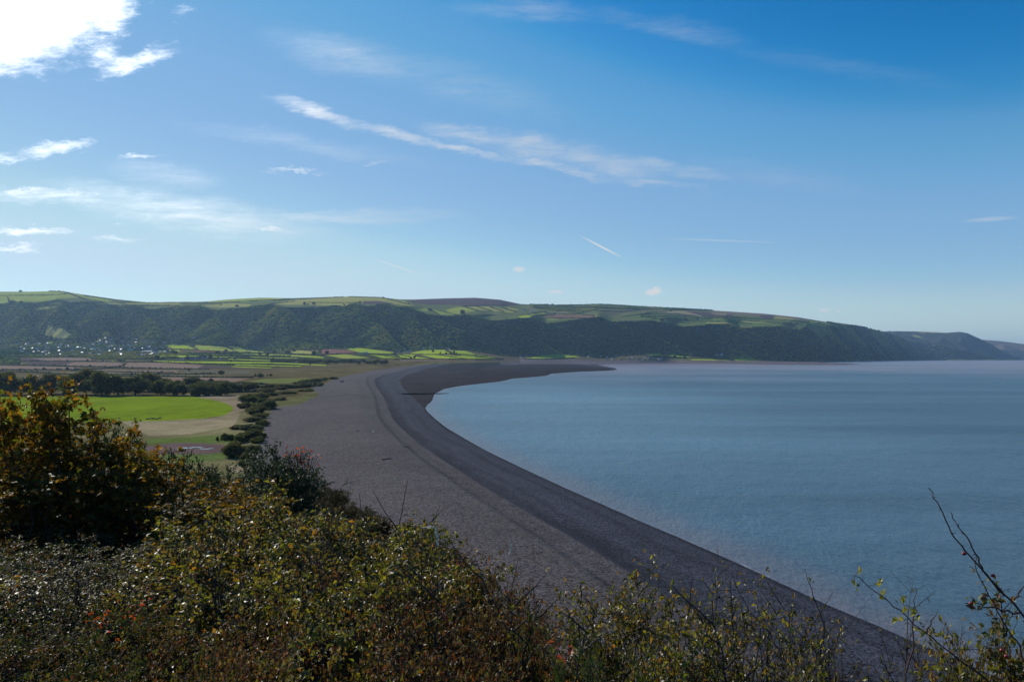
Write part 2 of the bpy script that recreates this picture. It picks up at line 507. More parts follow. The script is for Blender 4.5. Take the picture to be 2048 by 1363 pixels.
def hills_far(x, y):
    Y = np.maximum(y, 1.0)
    u = x / Y
    px = CX + u * FPX
    n0 = fbm(x / 900, y / 900, 4)
    n1 = fbm(x / 260 + 9, y / 260, 4)
    pxn = px + n1 * 7 * sstep(3500, 5000, Y)
    Yp, Yf, yf, Yw, yw, Ys, ys = [lerp_cols(pxn if k not in (3, 5, 7) else px, COLS, k) for k in range(1, 8)]
    zf = zpix(Yf, yf, u); zw = zpix(Yw, yw, u); zs = zpix(Ys, ys, u)
    zb = 4.5
    t0 = np.clip((Y - Yp) / (Yf - Yp), 0, 1)
    z = zb + (zf - zb) * t0 ** 1.35
    t1 = np.clip((Y - Yf) / (Yw - Yf), 0, 1)
    prof = t1 * (1.32 - .32 * t1)
    face = (zw - zf) * prof
    # valleys / noses
    env = 4 * t1 * (1 - t1) * .75 + .13 * sstep(.1, 1, t1)
    kx = Yf / 5000.0
    carve = 0
    rl = [(a + (b - a) * t1) for a, b in SPURS]
    for k in range(len(rl) - 1):
        c0_, c1_ = rl[k], rl[k + 1]
        w_ = np.maximum(c1_ - c0_, 8)
        pw = px + n1 * 10
        d = (pw - c0_) / w_
        sw = np.clip(34 / w_, .25, .5)
        v = np.where(d < sw, -sstep(0, 1, d / sw), -1 + np.clip((d - sw) / (1 - sw), 0, 1) ** 1.15)
        carve = carve + np.where((d >= 0) & (d < 1), v * 270 * kx * np.clip(w_ / 90, .45, 1.1), 0)
    for (a, b, w_, dp) in NOSES:
        c = a + (b - a) * t1
        carve = carve + dp * kx * np.exp(-((px - c) / w_) ** 2) * (1 - t1)
    env = env * (1 - sstep(Yw, Yw + (Ys - Yw) * .45, Y))
    face = face + carve * env + (n1 * 70 + n0 * 60) * env * sstep(0, .3, t1)
    z = z + np.where(t1 > 0, face, 0)
    t2 = np.clip((Y - Yw) / (Ys - Yw), 0, 1)
    zup = (zs - zw) * (t2 ** .85) + 14 * (n0 + .5 * n1) * 4 * t2 * (1 - t2)
    z = z + np.where(t2 > 0, zup, 0)
    z = z - np.where(Y > Ys, np.minimum((Y - Ys) * .16, 300), 0)
    # further headlands
    for L, am in ((LAY2, 40), (LAY3, 30)):
        a, b, yc = [lerp_cols(px, L, k) for k in (1, 2, 3)]
        zc = zpix(b, yc, u)
        t = np.clip((Y - a) / (b - a), 0, 1)
        zz = -12 + (zc + 12) * (t * (1.5 - .5 * t)) + (n1 * 2 * am + n0 * am) * 4 * t * (1 - t)
        zz = zz - np.where(Y > b, (Y - b) * .2, 0)
        zz = np.where((px > L[0, 0]) & (Y > a), zz, -60)
        z = np.maximum(z, zz)
    return z


def terrain(x, y):
    """returns z (curvature included), distance inland from water (t), distance from foreshore (t2), mask headland"""
    x = np.asarray(x, float); y = np.asarray(y, float)
    sea = in_poly(x, y, SEA)
    t = dist_poly(x, y, SHORE); t = np.where(sea, -t, t)
    fore = in_poly(x, y, FOREW)
    t2 = np.minimum(np.where(sea, -1, t), np.where(fore, 0.0, dist_poly(x, y, FOREW, True)))
    t2 = np.where(sea, t, t2)
    # shingle ridge
    scale = 1 + sstep(600, 1800, y) * .6
    tt = t2 / scale
    zb = np.interp(tt, [-400, -60, 0, 12, 24, 33, 36, 44, 47, 60, 90, 160, 260], [-25, -5, 0, 1.7, 2.9, 3.7, 4.9, 5.6, 6.5, 7.2, 6.2, 5.0, 4.5])
    zb = zb + np.where(fore, np.clip(t * .012, .15, 1.6) + fbm(x / 14, y / 14, 3) * .3, 0) * (t > 0)
    zb = zb + fbm(x / 6, y / 6, 3) * .12 * sstep(0, 20, tt)
    # shingle bank round the old breach
    bx, by = BREACH
    for (ox, oy, sx, sy, hh) in ((4, 34, 34, 7, 3.2), (-22, -8, 16, 7, 2.4), (16, -4, 22, 7, 3.0), (-40, 16, 24, 8, 2.0), (4, 12, 28, 9, -2.2)):
        zb = zb + hh * np.exp(-(((x - bx - ox) / sx) ** 2 + ((y - by - oy) / sy) ** 2))
    far = hills_far(x, y)
    w_ = sstep(1300, 2200, y)
    inland = sstep(0, 200, t)
    z = zb * (1 - w_) + w_ * np.where(t < 0, zb, np.minimum(zb, 7) * (1 - inland) + inland * far)
    # from 2 km on, the far surface takes over but keeps its sea margin
    z = np.where((y > 2200) & (t > 0), np.minimum(z, zb.clip(0, 9) + t * 1.3), z)
    head = np.zeros(x.shape, bool)
    m_ = (y < 470) & (x < 120)
    if m_.any():
        hz = hill_near(x[m_], y[m_])
        hz = hz + fbm(x[m_] / 3.0, y[m_] / 3.0, 3) * .35 * sstep(4, 20, np.hypot(x[m_], y[m_]))
        zz = z[m_]; k = hz > zz
        # soft join at the foot
        zz = np.where(k, hz, zz)
        z[m_] = zz; head[m_] = k
    z = z - (x * x + y * y) / R2
    return z, t, t2, head, fore


BREACH = ground_hit(668, 797, 6.0)


def gz(x, y):
    a = terrain(np.atleast_1d(np.asarray(x, float)), np.atleast_1d(np.asarray(y, float)))[0]
    return float(a[0]) if np.isscalar(x) else a


# ---- grids
ys_ = [98.0]
while ys_[-1] < 20500:
    Yc = ys_[-1]
    ys_.append(Yc + (min(max(Yc * Yc / 52000, .8), 12) if Yc < 4200 else (11 if Yc < 9300 else 45)))
ys_ = np.array(ys_)
us_ = np.concatenate([np.linspace(-1.25, -.79, 60, endpoint=False), np.linspace(-.79, .79, 1290), np.linspace(.79, 1.25, 40)[1:]])
GU, GY = np.meshgrid(us_, ys_)
GX = GU * GY
nr, nc = GX.shape
fx, fy = GX.ravel(), GY.ravel()
fz, ft, ft2, fhead, ffore = terrain(fx, fy)
idx = np.arange(nr * nc).reshape(nr, nc)
FF = np.stack([idx[:-1, :-1].ravel(), idx[:-1, 1:].ravel(), idx[1:, 1:].ravel(), idx[1:, :-1].ravel()], 1)
# near patch
nx_ = np.arange(-150, 160.1, .65); ny_ = np.arange(-30, 100.3, .65)
NX, NY = np.meshgrid(nx_, ny_)
nX, nY = NX.ravel(), NY.ravel()
nz, nt, nt2, nhead, nfore = terrain(nX, nY)
i2 = np.arange(NX.size).reshape(NX.shape)
F2 = np.stack([i2[:-1, :-1].ravel(), i2[:-1, 1:].ravel(), i2[1:, 1:].ravel(), i2[1:, :-1].ravel()], 1)
X = np.concatenate([fx, nX]); Yv = np.concatenate([fy, nY]); Z = np.concatenate([fz, nz]); T = np.concatenate([ft, nt]); T2 = np.concatenate([ft2, nt2])
HD = np.concatenate([fhead, nhead]); FO = np.concatenate([ffore, nfore])
FA = np.concatenate([FF, F2 + nr * nc])
isnear = np.zeros(len(X), bool); isnear[nr * nc:] = True
PX, PY = project(X, Yv, Z)
PX = np.where(isnear & (Yv < 20), -9999, PX)
hNear = Z + (X * X + Yv * Yv) / R2

# ---- real surface colours (albedo)
GRASSF = (.29, .37, .028); PASTF = (.29, .33, .055); GRASS = (.160, .225, .016); PASTURE = (.190, .235, .035); PALE = (.31, .30, .08); BROWN = (.235, .165, .12); DKBROWN = (.095, .07, .064)
RED = (.21, .105, .080); MOOR = (.095, .062, .062); TAN = (.27, .215, .11); MARSH = (.115, .094, .044); WOOD = (.020, .034, .014)
HEDGEC = (.022, .034, .014); SHING = (.073, .066, .069); SHINB = (.044, .047, .061); STONE = (.021, .017, .021); ROUGH = (.15, .135, .065)
col = np.tile(np.array((.115, .12, .05)), (len(X), 1))
nA = fbm(X / 60, Yv / 60, 4)[:, None]; nB = fbm(X / 13, Yv / 13, 3)[:, None]; nC = fbm(X / 300 + 3, Yv / 300, 3)[:, None]


woodf = np.zeros(len(X), bool)


def fill(mask, c, var=0.12):
    woodf[mask] = (c == WOOD)
    col[mask] = np.array(c) * (1 + var * (nA[mask] + .6 * nB[mask]))


fill(np.ones(len(X), bool), (.115, .115, .05), .3)
t_far = Yv > 1500
Yf_a = lerp_cols(PX, COLS, 2); Yw_a = lerp_cols(PX, COLS, 4); Ys_a = lerp_cols(PX, COLS, 6)
fill(t_far & (Yv > Yf_a), WOOD, .3)
fill(t_far & (Yv > Yw_a + 40) & (PX < 1655), (.13, .15, .052), .3)
fill(t_far & (PX > 1780) & (Yv > 13500), (.05, .055, .04), .3)
fill((Yv > 16500) & (PX > 1900) & (PY < 700) & (Z > 60), (.16, .12, .09), .3)
fill((Yv > 700) & (Yv <= Yf_a) & (T > 150), MARSH, .5)
P_ = []


def paint(c, pts, ymin=0, ymax=1e9, var=.12):
    m_ = in_poly(PX, PY, pts) & (Yv >= ymin) & (Yv <= ymax)
    fill(m_, c, var)
    return m_


# plain
paint(MARSH, [(480, 748), (560, 738), (700, 731), (820, 724), (1000, 722), (1000, 724), (820, 733), (720, 744), (640, 752), (560, 756), (500, 757)], 700, 4300, .6)
paint((.15, .11, .075), [(800, 717), (1060, 717), (1050, 722), (900, 722), (800, 723)], 700, 4900, .3)
paint((.12, .115, .05), [(850, 722), (1010, 721.5), (1000, 725), (850, 729)], 700, 4900, .6)
paint(ROUGH, [(-200, 830), (0, 850), (240, 842), (400, 837), (470, 825), (480, 790), (380, 786), (300, 780), (520, 782), (545, 800), (520, 850), (500, 890), (470, 940), (300, 950), (-200, 950)], 150, 700, .55)
paint((.25, .20, .125), [(375, 787), (478, 790), (497, 800), (494, 818), (470, 826), (440, 832), (462, 815), (410, 798)], 150, 900, .35)
paint((.23, .19, .115), [(240, 842), (420, 836), (480, 826), (470, 850), (380, 868), (300, 872)], 150, 900, .5)
paint((.11, .15, .04), [(290, 878), (470, 868), (480, 884), (300, 890)], 150, 900, .3)
paint((.11, .15, .045), [(300, 908), (470, 903), (480, 915), (380, 925), (300, 925)], 150, 900, .3)
paint((.26, .21, .13), [(455, 930), (505, 930), (512, 942), (460, 945)], 150, 900, .3)
paint(GRASS, [(-700, 800), (-200, 795), (0, 792.5), (180, 792), (380, 792), (415, 797), (450, 805), (466, 813), (465, 821), (448, 830), (400, 837), (330, 840.5), (240, 842), (150, 846), (0, 852), (-300, 866), (-700, 880)], 150, 1500, .16)
th = np.linspace(0, 2 * math.pi, 24)[:-1]
paint((.135, .095, .088), [(375 + 88 * math.cos(a), 896.5 + 11.5 * math.sin(a)) for a in th], 150, 900, .12)
paint((.035, .045, .018), [(0, 688), (60, 682), (200, 676), (390, 684), (400, 690), (334, 690), (334, 715), (230, 717), (190, 714), (30, 714), (0, 716), (-300, 716), (-300, 690)], 2500, 6000, .5)
paint((.05, .06, .022), [(200, 716), (335, 706), (480, 702), (800, 706), (800, 716), (656, 722), (560, 735), (460, 733), (400, 728), (300, 722)], 2300, 6000, .4)
PLAIN = [
    (BROWN, [(31, 717), (100, 715), (176, 715), (187, 720.5), (41, 721.5)]), (DKBROWN, [(31, 717), (60, 715.3), (95, 720.8), (41, 721.5)]),
    (DKBROWN, [(49, 724), (150, 723.5), (115, 731), (60, 730.5)]), (BROWN, [(122, 730.5), (150, 723.8), (234, 724), (250, 728), (240, 731.5), (150, 732.5)]),
    (BROWN, [(-300, 726), (0, 730.5), (143, 734), (178, 736), (100, 738.5), (0, 738.5), (-300, 736)]), (BROWN, [(256, 724.5), (330, 725.5), (408, 730.5), (412, 735), (380, 737.5), (246, 735)]),
    (DKBROWN, [(408, 730.5), (480, 735), (470, 737), (390, 737.5)]), (BROWN, [(195, 739), (353, 740.5), (357, 744), (205, 743.8)]),
    ((.12, .11, .07), [(357, 739), (500, 741), (500, 747), (380, 747)]), ((.16, .15, .075), [(100, 743), (200, 743.5), (420, 749), (410, 751), (100, 747)]),
    (BROWN, [(238, 753), (420, 755), (500, 756.5), (480, 760), (464, 764), (330, 763.5), (290, 758)]), (BROWN, [(60, 750), (127, 752.5), (132, 757), (40, 757)]),
    ((.20, .16, .11), [(398, 751), (505, 753), (500, 755), (398, 753.5)]),
    (GRASSF, [(330, 689), (369, 688.5), (392, 698), (346, 696.5)]), (PASTF, [(384, 690), (400, 689.5), (450, 693), (474, 703), (400, 700)]),
    (RED, [(386, 700.5), (400, 701), (478, 704.5), (478, 706.5), (400, 705)]),
    (PASTF, [(455, 691.5), (472, 691.5), (528, 703.5), (523, 706), (478, 704)]), (PALE, [(581, 698), (600, 699.5), (627, 703.5), (625, 708), (585, 707)]),
    (GRASSF, [(552, 697), (572, 697), (572, 701), (560, 701)]),
    (RED, [(640, 701), (656, 696), (718, 704.5), (706, 707), (646, 708)]), (GRASSF, [(687, 696), (720, 695), (790, 704.5), (783, 706.8), (722, 705)]),
    (PASTF, [(648, 709.5), (697, 708), (749, 715), (687, 716.5)]), (GRASSF, [(738, 707.8), (790, 711.5), (803, 715.7), (765, 715.5)]),
    (GRASSF, [(790, 707.5), (830, 709), (830, 714), (802, 712.5)]), (GRASSF, [(800, 709), (829, 711.5), (861, 717), (800, 717)]),
    (GRASSF, [(820, 706.8), (837, 701.5), (868, 698.5), (890, 699.5), (902, 706), (868, 708)]), (GRASSF, [(898, 700.5), (931, 701), (948, 707), (978, 711.5), (925, 711.5), (905, 706)]),
    (GRASSF, [(841, 709.3), (902, 709.5), (931, 717), (872, 716.3)]), (GRASSF, [(907, 711.3), (976, 712), (1007, 717.5), (935, 717.5)]),
    (GRASSF, [(1052, 716), (1075, 711.5), (1097, 708.5), (1136, 708), (1162, 713.5), (1128, 714.5), (1095, 717.5), (1052, 717.7)]),
    (GRASSF, [(459, 717), (543, 720), (541, 721.7), (455, 719)]), (GRASSF, [(400, 722), (547, 724), (547, 726), (400, 727)]), (GRASSF, [(500, 713), (597, 716), (593, 717.7), (502, 715)]),
    (GRASSF, [(543, 724), (654, 729), (652, 731), (547, 726.3)]), (GRASSF, [(467, 728), (605, 731.3), (600, 733.2), (470, 730.3)]), (GRASSF, [(461, 731.5), (543, 734.5), (541, 735.7), (467, 733.4)]),
    (GRASSF, [(315, 709), (400, 711), (480, 714), (478, 715.8), (400, 714.5), (318, 713)]), (GRASSF, [(307, 721), (420, 723), (440, 725), (420, 727), (320, 724)]), (GRASSF, [(223, 720), (256, 721), (252, 722.8), (225, 722.3)]),
    (GRASSF, [(332, 699.5), (359, 699.5), (360, 703), (332, 701.7)]), (PASTF, [(480, 706), (560, 708), (640, 712), (640, 713.8), (520, 711), (480, 708.5)]), (GRASSF, [(250, 712.7), (300, 713), (300, 715), (250, 714.5)]),
    (GRASSF, [(600, 711), (648, 714), (648, 716), (600, 713)]), ((.20, .16, .12), [(574, 720.5), (600, 721), (605, 723.5), (580, 724)]),
    ((.15, .17, .05), [(495, 761.5), (537, 756.6), (615, 755.7), (622, 760), (590, 765.4), (537, 766.4)]),
    (GRASSF, [(1290, 706), (1323, 706), (1329, 711.5), (1302, 711.5)]), (GRASSF, [(1331, 706.4), (1376, 713), (1380, 715.8), (1343, 713.4)]), (GRASSF, [(1378, 717), (1425, 718), (1440, 720.8), (1385, 719.8)]),
    (GRASSF, [(1417, 715.7), (1467, 720.6), (1450, 721)]), (GRASSF, [(1465, 713.6), (1520, 718.6), (1526, 721), (1467, 720.8)]),
    (GRASSF, [(93, 682), (104, 682), (106, 686), (95, 687)]), (GRASSF, [(212, 700), (226, 700.3), (226, 702), (212, 702)]), (GRASSF, [(193, 701.7), (212, 701.7), (212, 703.5), (194, 703.5)]),
]
for c_, p_ in PLAIN:
    paint(c_, p_, 900, 6600)
UPLAND = [
    (PASTF, [(-600, 590), (0, 584), (127, 582), (150, 590), (158, 595), (120, 597), (88, 602), (40, 605), (0, 606), (-600, 606)]),
    (PASTF, [(136, 584), (226, 601), (215, 603.5), (165, 594)]),
    (PALE, [(189, 606), (238, 605.5), (246, 610), (195, 609.5)]), (PALE, [(246, 605.5), (359, 605.5), (362, 610.5), (267, 609.5)]),
    (PALE, [(400, 611), (461, 606), (502, 608.5), (498, 613), (441, 614.5), (400, 614)]),
    (PASTF, [(408, 604), (441, 600), (478, 596), (531, 593), (578, 594), (560, 598), (543, 601.5), (482, 604.5), (430, 605)]),
    (PALE, [(541, 607), (585, 599.5), (646, 595), (708, 592), (759, 594), (810, 602), (826, 610), (728, 606), (700, 606), (695, 613), (625, 609.5), (564, 609)]),
    (MOOR, [(725, 602), (760, 601.5), (790, 608), (728, 608)]),
    (MOOR, [(815, 601), (880, 595), (940, 594), (1000, 598), (1045, 606), (1060, 609), (1000, 611), (860, 609), (830, 606)]),
    (WOOD, [(1060, 609), (1160, 608), (1240, 606), (1420, 616), (1425, 621), (1290, 619), (1200, 617), (1150, 628), (1070, 616)]),
    (PALE, [(800, 602), (833, 611), (812, 611.5), (800, 609.5)]), (PASTF, [(823, 619.5), (851, 616), (857, 621.8), (840, 622)]), (PASTF, [(856, 616), (909, 630), (878, 629)]),
    (PASTF, [(890, 619.5), (921, 612.5), (954, 620.5), (931, 624.7), (915, 628.3), (898, 624)]), (PALE, [(933, 612.5), (952, 611.5), (980, 620.5), (964, 621.7)]), (PALE, [(956, 611.5), (978, 612.5), (1006, 621.5), (989, 622.3)]),
    (PALE, [(984, 613), (1030, 623.5), (1016, 625.4)]), (PALE, [(1006, 612), (1050, 619.5), (1021, 619.9)]), ((.18, .16, .09), [(1050, 613.6), (1077, 619.7), (1064, 621)]),
    ((.17, .17, .08), [(960, 624.5), (994, 625.5), (997, 629), (964, 627.5)]), (GRASSF, [(1036, 632), (1054, 629), (1065, 634), (1042, 635.7)]), (PASTF, [(1058, 628), (1087, 623.5), (1090, 627), (1064, 630.3)]),
    ((.20, .18, .10), [(1091, 622.5), (1128, 622.3), (1161, 627.5), (1097, 626.3)]), (RED, [(1073, 631), (1108, 629), (1190, 632), (1197, 635.3), (1118, 635.3)]), (PASTF, [(1056, 639), (1091, 634.2), (1120, 637.8), (1100, 639)]),
    (TAN, [(1172, 628), (1203, 631.5), (1196, 633), (1175, 630)]),
    ((.12, .12, .06), [(1190, 618), (1282, 618), (1288, 622), (1251, 626), (1225, 632), (1210, 624)]),
    ((.11, .16, .045), [(1243, 633.5), (1302, 624.5), (1344, 621.5), (1405, 633), (1480, 634), (1560, 638), (1640, 645), (1652, 650), (1600, 652.5), (1530, 653), (1461, 648), (1340, 648), (1290, 639)]),
    (TAN, [(1300, 624), (1320, 621), (1370, 621.5), (1405, 632), (1370, 631), (1340, 626)]), ((.18, .145, .09), [(1418, 622), (1470, 620.5), (1620, 633), (1640, 640), (1590, 638), (1520, 632), (1440, 627)]),
    (MOOR, [(1370, 622), (1418, 624), (1470, 629), (1462, 634), (1410, 633)]), (MOOR, [(1518, 630), (1550, 631), (1545, 637), (1522, 635)]),
    (TAN, [(1420, 625), (1455, 627.5), (1450, 630), (1424, 627.5)]), (PALE, [(1552, 632), (1590, 637), (1580, 642), (1545, 639)]),
    ((.10, .13, .06), [(1350, 625), (1400, 632), (1370, 634), (1310, 631)]), (GRASSF, [(1430, 634), (1456, 634.5), (1450, 638), (1425, 637)]), (PALE, [(1412, 644), (1460, 643.5), (1466, 646.5), (1412, 647)]), (PALE, [(1478, 640), (1530, 642), (1545, 646), (1490, 644.5)]),
    (PALE, [(1718, 654), (1745, 654.5), (1752, 658), (1735, 660)]), (PASTF, [(1620, 641), (1660, 647), (1690, 652), (1650, 652), (1620, 648)]), (PALE, [(1822, 669), (1838, 671.5), (1848, 676), (1830, 674)]),
    (PALE, [(1835, 662), (1900, 663.5), (1898, 665.5), (1840, 665)]),
    ((.30, .29, .10), [(96, 649), (112, 651), (131, 660), (143.5, 669), (133, 677), (115, 677), (90, 671)]), (PALE, [(64, 616), (100, 612), (115, 611), (115, 615), (78, 620.5)]),
]
for c_, p_ in UPLAND:
    paint(c_, p_, 4300, 16500)
# beach
BEACHP = [(2400, 1700), (500, 1700), (500, 1200), (505, 900), (525, 880), (530, 850), (545, 815), (600, 808), (640, 789), (622, 776), (650, 768), (668, 757), (700, 749), (760, 738), (840, 729), (900, 726), (1000, 724),
          (1048, 721), (1030, 718), (1060, 717.5), (1300, 720.5), (1380, 721.3), (1520, 722), (1640, 722.5), (1749, 720.8), (1870, 719.3), (2100, 717), (2400, 717)]
beach = in_poly(PX, PY, BEACHP) & ~HD & (Yv > 90)
beach |= (isnear & ~HD)
beach |= (T < 12) & ~HD
beach &= ~HD
w1 = sstep(36, 33, T2 / (1 + sstep(600, 1800, Yv) * .6))[:, None]
bc = np.array(SHING) * (1 - w1) + np.array(SHINB) * w1
tb = (T2 / (1 + sstep(600, 1800, Yv) * .6))
bc = bc * (1 - .36 * (np.exp(-((tb - 31 - 3 * nB[:, 0]) / 3.2) ** 2) + 1.0 * np.exp(-((tb - 45.5 - 2 * nB[:, 0]) / 1.6) ** 2)))[:, None]
bc = bc * (1 + (.13 * np.sin(tb / 2.6 + nA[:, 0] * 4) + .10 * np.sin(tb / 1.1 + nA[:, 0] * 7)) * np.exp(-tb / 80))[:, None] * (1 + .12 * nA + .10 * nB)
w2 = sstep(44, 46, tb)[:, None]
bc = bc * (1 - w2) + w2 * np.array((.078, .070, .071)) * (1 + .16 * nA + .12 * nB)
# stony wet foreshore
fw = (FO & (T > 0))[:, None]
bc = np.where(fw, np.array(STONE) * (1 + .6 * nB + .5 * nA), bc)
wet = sstep(4.0, 0.5, T)[:, None] * (Yv < 1500)[:, None]
bc = bc * (1 - .45 * wet)
bc = np.where(((Yv > 2600) & (PX > 1000) & (PY < 729) & ~((PX > 1036) & (PX < 1240) & (PY > 727.5)))[:, None], np.array((.115, .095, .098)) * (1 + .3 * nC), bc)
col[beach] = bc[beach]
# headland soil and rough grass
hc = np.array((.085, .075, .035)) * (1 + .5 * nB + .4 * nA)
col[HD] = hc[HD]
gp = in_poly(PX, PY, [(-60, 1055), (35, 1050), (40, 1085), (-60, 1090)]) & HD
col[gp] = np.array((.12, .22, .03))
gp = in_poly(PX, PY, [(-300, 960), (50, 960), (60, 1050), (-300, 1060)]) & HD
col[gp] = np.array((.13, .12, .06)) * (1 + .4 * nB[gp])
col = np.clip(col, .006, .8)


def ground_mat(name, kind):
    m_, t, b = material(name)
    at = t.new('ShaderNodeAttribute', attribute_name='Col')
    g = t.new('ShaderNodeNewGeometry')
    pos = g.outputs['Position']
    if kind == 'beach':
        v = t.new('ShaderNodeTexVoronoi'); t.l.new(pos, v.inputs['Vector']); v.inputs['Scale'].default_value = 2.6
        rr = t.new('ShaderNodeSeparateColor'); t.l.new(v.outputs['Color'], rr.inputs[0])
        f1 = t.range(rr.outputs[0], 0, 1, .35, 1.75)
        f2 = t.range(t.noise(pos, .35, 5, .7), .3, .7, .86, 1.14)
        f3 = t.range(t.noise(pos, 6.0, 3, .7), .3, .7, .75, 1.25)
        f = t.math('MULTIPLY', t.math('MULTIPLY', f1, f2), f3)
        b.inputs['Roughness'].default_value = .9; b.inputs['Specular IOR Level'].default_value = .04
        bp = t.new('ShaderNodeBump'); bp.inputs['Strength'].default_value = .7; bp.inputs['Distance'].default_value = .12
        t.l.new(t.math('ADD', rr.outputs[1], t.noise(pos, 1.2, 4, .7)), bp.inputs['Height'])
    else:
        f1 = t.range(t.noise(pos, .09, 5, .65), .3, .7, .82, 1.18)
        f2 = t.range(t.noise(pos, .8, 4, .7), .3, .7, .72, 1.28)
        f3 = t.range(t.noise(t.mapping(pos, rot=(0, 0, .5), scale=(1, .2, 1)), .05, 3, .6), .3, .7, .9, 1.1)
        f = t.math('MULTIPLY', t.math('MULTIPLY', f1, f2), f3)
        b.inputs['Roughness'].default_value = .95; b.inputs['Specular IOR Level'].default_value = 0.0
        bp = t.new('ShaderNodeBump'); bp.inputs['Strength'].default_value = .5; bp.inputs['Distance'].default_value = .5
        t.l.new(t.noise(pos, .5, 5, .7), bp.inputs['Height'])
    t.l.new(t.vmath('SCALE', at.outputs['Color'], scale=f), b.inputs['Base Color'])
    t.l.new(bp.outputs[0], b.inputs['Normal'])
    return m_


MG = ground_mat('grassland', 'ground'); MBE = ground_mat('shingle', 'beach')
fm = FA
cB = beach[fm].sum(1) >= 2
cH = (~cB) & (HD[fm].sum(1) >= 2)
under = (T[fm].max(1) < -14) & (hNear[fm].max(1) < -1)
cHill = (~cB) & (~cH) & (Yv[fm[:, 0]] > (lerp_cols(PX[fm[:, 0]], COLS, 2)))
cG = ~(cB | cH | cHill)
hidden = np.zeros(len(fm), bool)


def sub_mesh(name, sel, mat):
    f = fm[sel & ~under]
    u_, inv = np.unique(f.ravel(), return_inverse=True)
    me = np_mesh(name, np.stack([X[u_], Yv[u_], Z[u_]], 1), inv.reshape(-1, 4), mat, col[u_], smooth=True)
    return tag(mobj(name, me), kind='structure')


sub_mesh('beach', cB, MBE)
sub_mesh('ground', cG, MG)
sub_mesh('hills', cHill, MG)
sub_mesh('terrain', cH, MG)

# ================================================================== sea
NA_, NR_ = 720, 300
rr_ = np.concatenate([[0], np.geomspace(20, 32000, NR_)])
aa_ = np.linspace(0, 2 * math.pi, NA_ + 1)[:-1]
SX = (rr_[1:, None] * np.sin(aa_)[None]).ravel(); SY = (rr_[1:, None] * np.cos(aa_)[None]).ravel()
sv = np.concatenate([[[0, 0, 0]], np.stack([SX, SY, -(SX ** 2 + SY ** 2) / R2], 1)])
sd_ = dist_poly(sv[:, 0], sv[:, 1], SHORE)
sd_ = np.where(in_poly(sv[:, 0], sv[:, 1], SEA), sd_, -sd_)
k_ = np.arange(NA_); k2 = (k_ + 1) % NA_
f3_ = np.stack([np.zeros(NA_, int), 1 + k_, 1 + k2], 1)
f4_ = np.concatenate([np.stack([1 + i * NA_ + k_, 1 + (i + 1) * NA_ + k_, 1 + (i + 1) * NA_ + k2, 1 + i * NA_ + k2], 1) for i in range(NR_ - 1)])
m_, t, b = material('sea_water')
g = t.new('ShaderNodeNewGeometry'); pos = g.outputs['Position']
big = t.noise(t.mapping(pos, rot=(0, 0, .35), scale=(1, .35, 1)), .0016, 4, .6)
mid = t.noise(t.mapping(pos, rot=(0, 0, .2), scale=(.25, 1, 1)), .012, 4, .65)
sp_ = t.new('ShaderNodeSeparateXYZ'); t.l.new(pos, sp_.inputs[0])
# silt carried out in the bay (brown-mauve) against clear teal water
siltf = t.range(sp_.outputs[1], 150, 3800, 0, .92, 'SMOOTHSTEP')
silt = t.math('MULTIPLY', t.range(t.math('ADD', siltf, t.math('MULTIPLY', t.math('SUBTRACT', big, .5), 1.3)), .20, .85), .9, clamp=True)
teal = t.mix(t.range(mid, .35, .65), (.034, .056, .072, 1), (.052, .084, .104, 1))
colr = t.mix(silt, teal, (.22, .165, .165, 1))
sheen_dist = t.vmath('LENGTH', t.vmath('MULTIPLY', t.vmath('SUBTRACT', pos, (40.0, 700.0, 0.0)), (1.6, .62, 0)))
sheen_f = t.math('MULTIPLY', t.range(sheen_dist, 0, 560, 1, 0, 'SMOOTHSTEP'), t.range(mid, .3, .7, .75, 1.0))
colr = t.mix(sheen_f, colr, (.105, .195, .245, 1))  # pale sky sheen in the crook of the bay, painted into the water colour
lane = t.noise(t.mapping(pos, rot=(0, 0, .12), scale=(.16, 1, 1)), .0045, 5, .65)
colr = t.vmath('SCALE', colr, scale=t.range(lane, .34, .66, .6, 1.4))
# stirred-up silt and a broken wash line along the beach
sh_ = t.new('ShaderNodeAttribute', attribute_name='shore').outputs['Fac']
edge_n = t.noise(pos, .09, 4, .7)
stir = t.range(t.math('ADD', sh_, t.math('MULTIPLY', edge_n, 22)), 11, 34, .55, 0, 'SMOOTHSTEP')
colr = t.mix(stir, colr, (.165, .125, .125, 1))
wash = t.math('MULTIPLY', t.range(t.math('ADD', sh_, t.math('MULTIPLY', t.noise(pos, .5, 4, .7), 3.0)), 1.3, 2.7, 1, 0), t.range(edge_n, .46, .62, .0, .7))
colr = t.mix(wash, colr, (.30, .30, .31, 1))
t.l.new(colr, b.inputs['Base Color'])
b.inputs['IOR'].default_value = 1.33
b.inputs['Roughness'].default_value = .30
w_a = t.noise(t.mapping(pos, rot=(0, 0, .6), scale=(1, .45, 1)), .9, 3, .6)
w_b = t.noise(t.mapping(pos, rot=(0, 0, -.3), scale=(1, .5, 1)), .12, 3, .6)
w_c = t.noise(t.mapping(pos, rot=(0, 0, .4), scale=(1, .3, 1)), .02, 3, .6)
hsum = t.math('ADD', t.math('MULTIPLY', w_a, .38), t.math('ADD', t.math('MULTIPLY', w_b, .95), t.math('MULTIPLY', w_c, 1.3)))
bp = t.new('ShaderNodeBump'); bp.inputs['Strength'].default_value = 1.0; bp.inputs['Distance'].default_value = 1.0
t.l.new(hsum, bp.inputs['Height']); t.l.new(bp.outputs[0], b.inputs['Normal'])
SEAM = m_
sme = np_mesh('sea', sv, [f3_, f4_], SEAM, smooth=True)
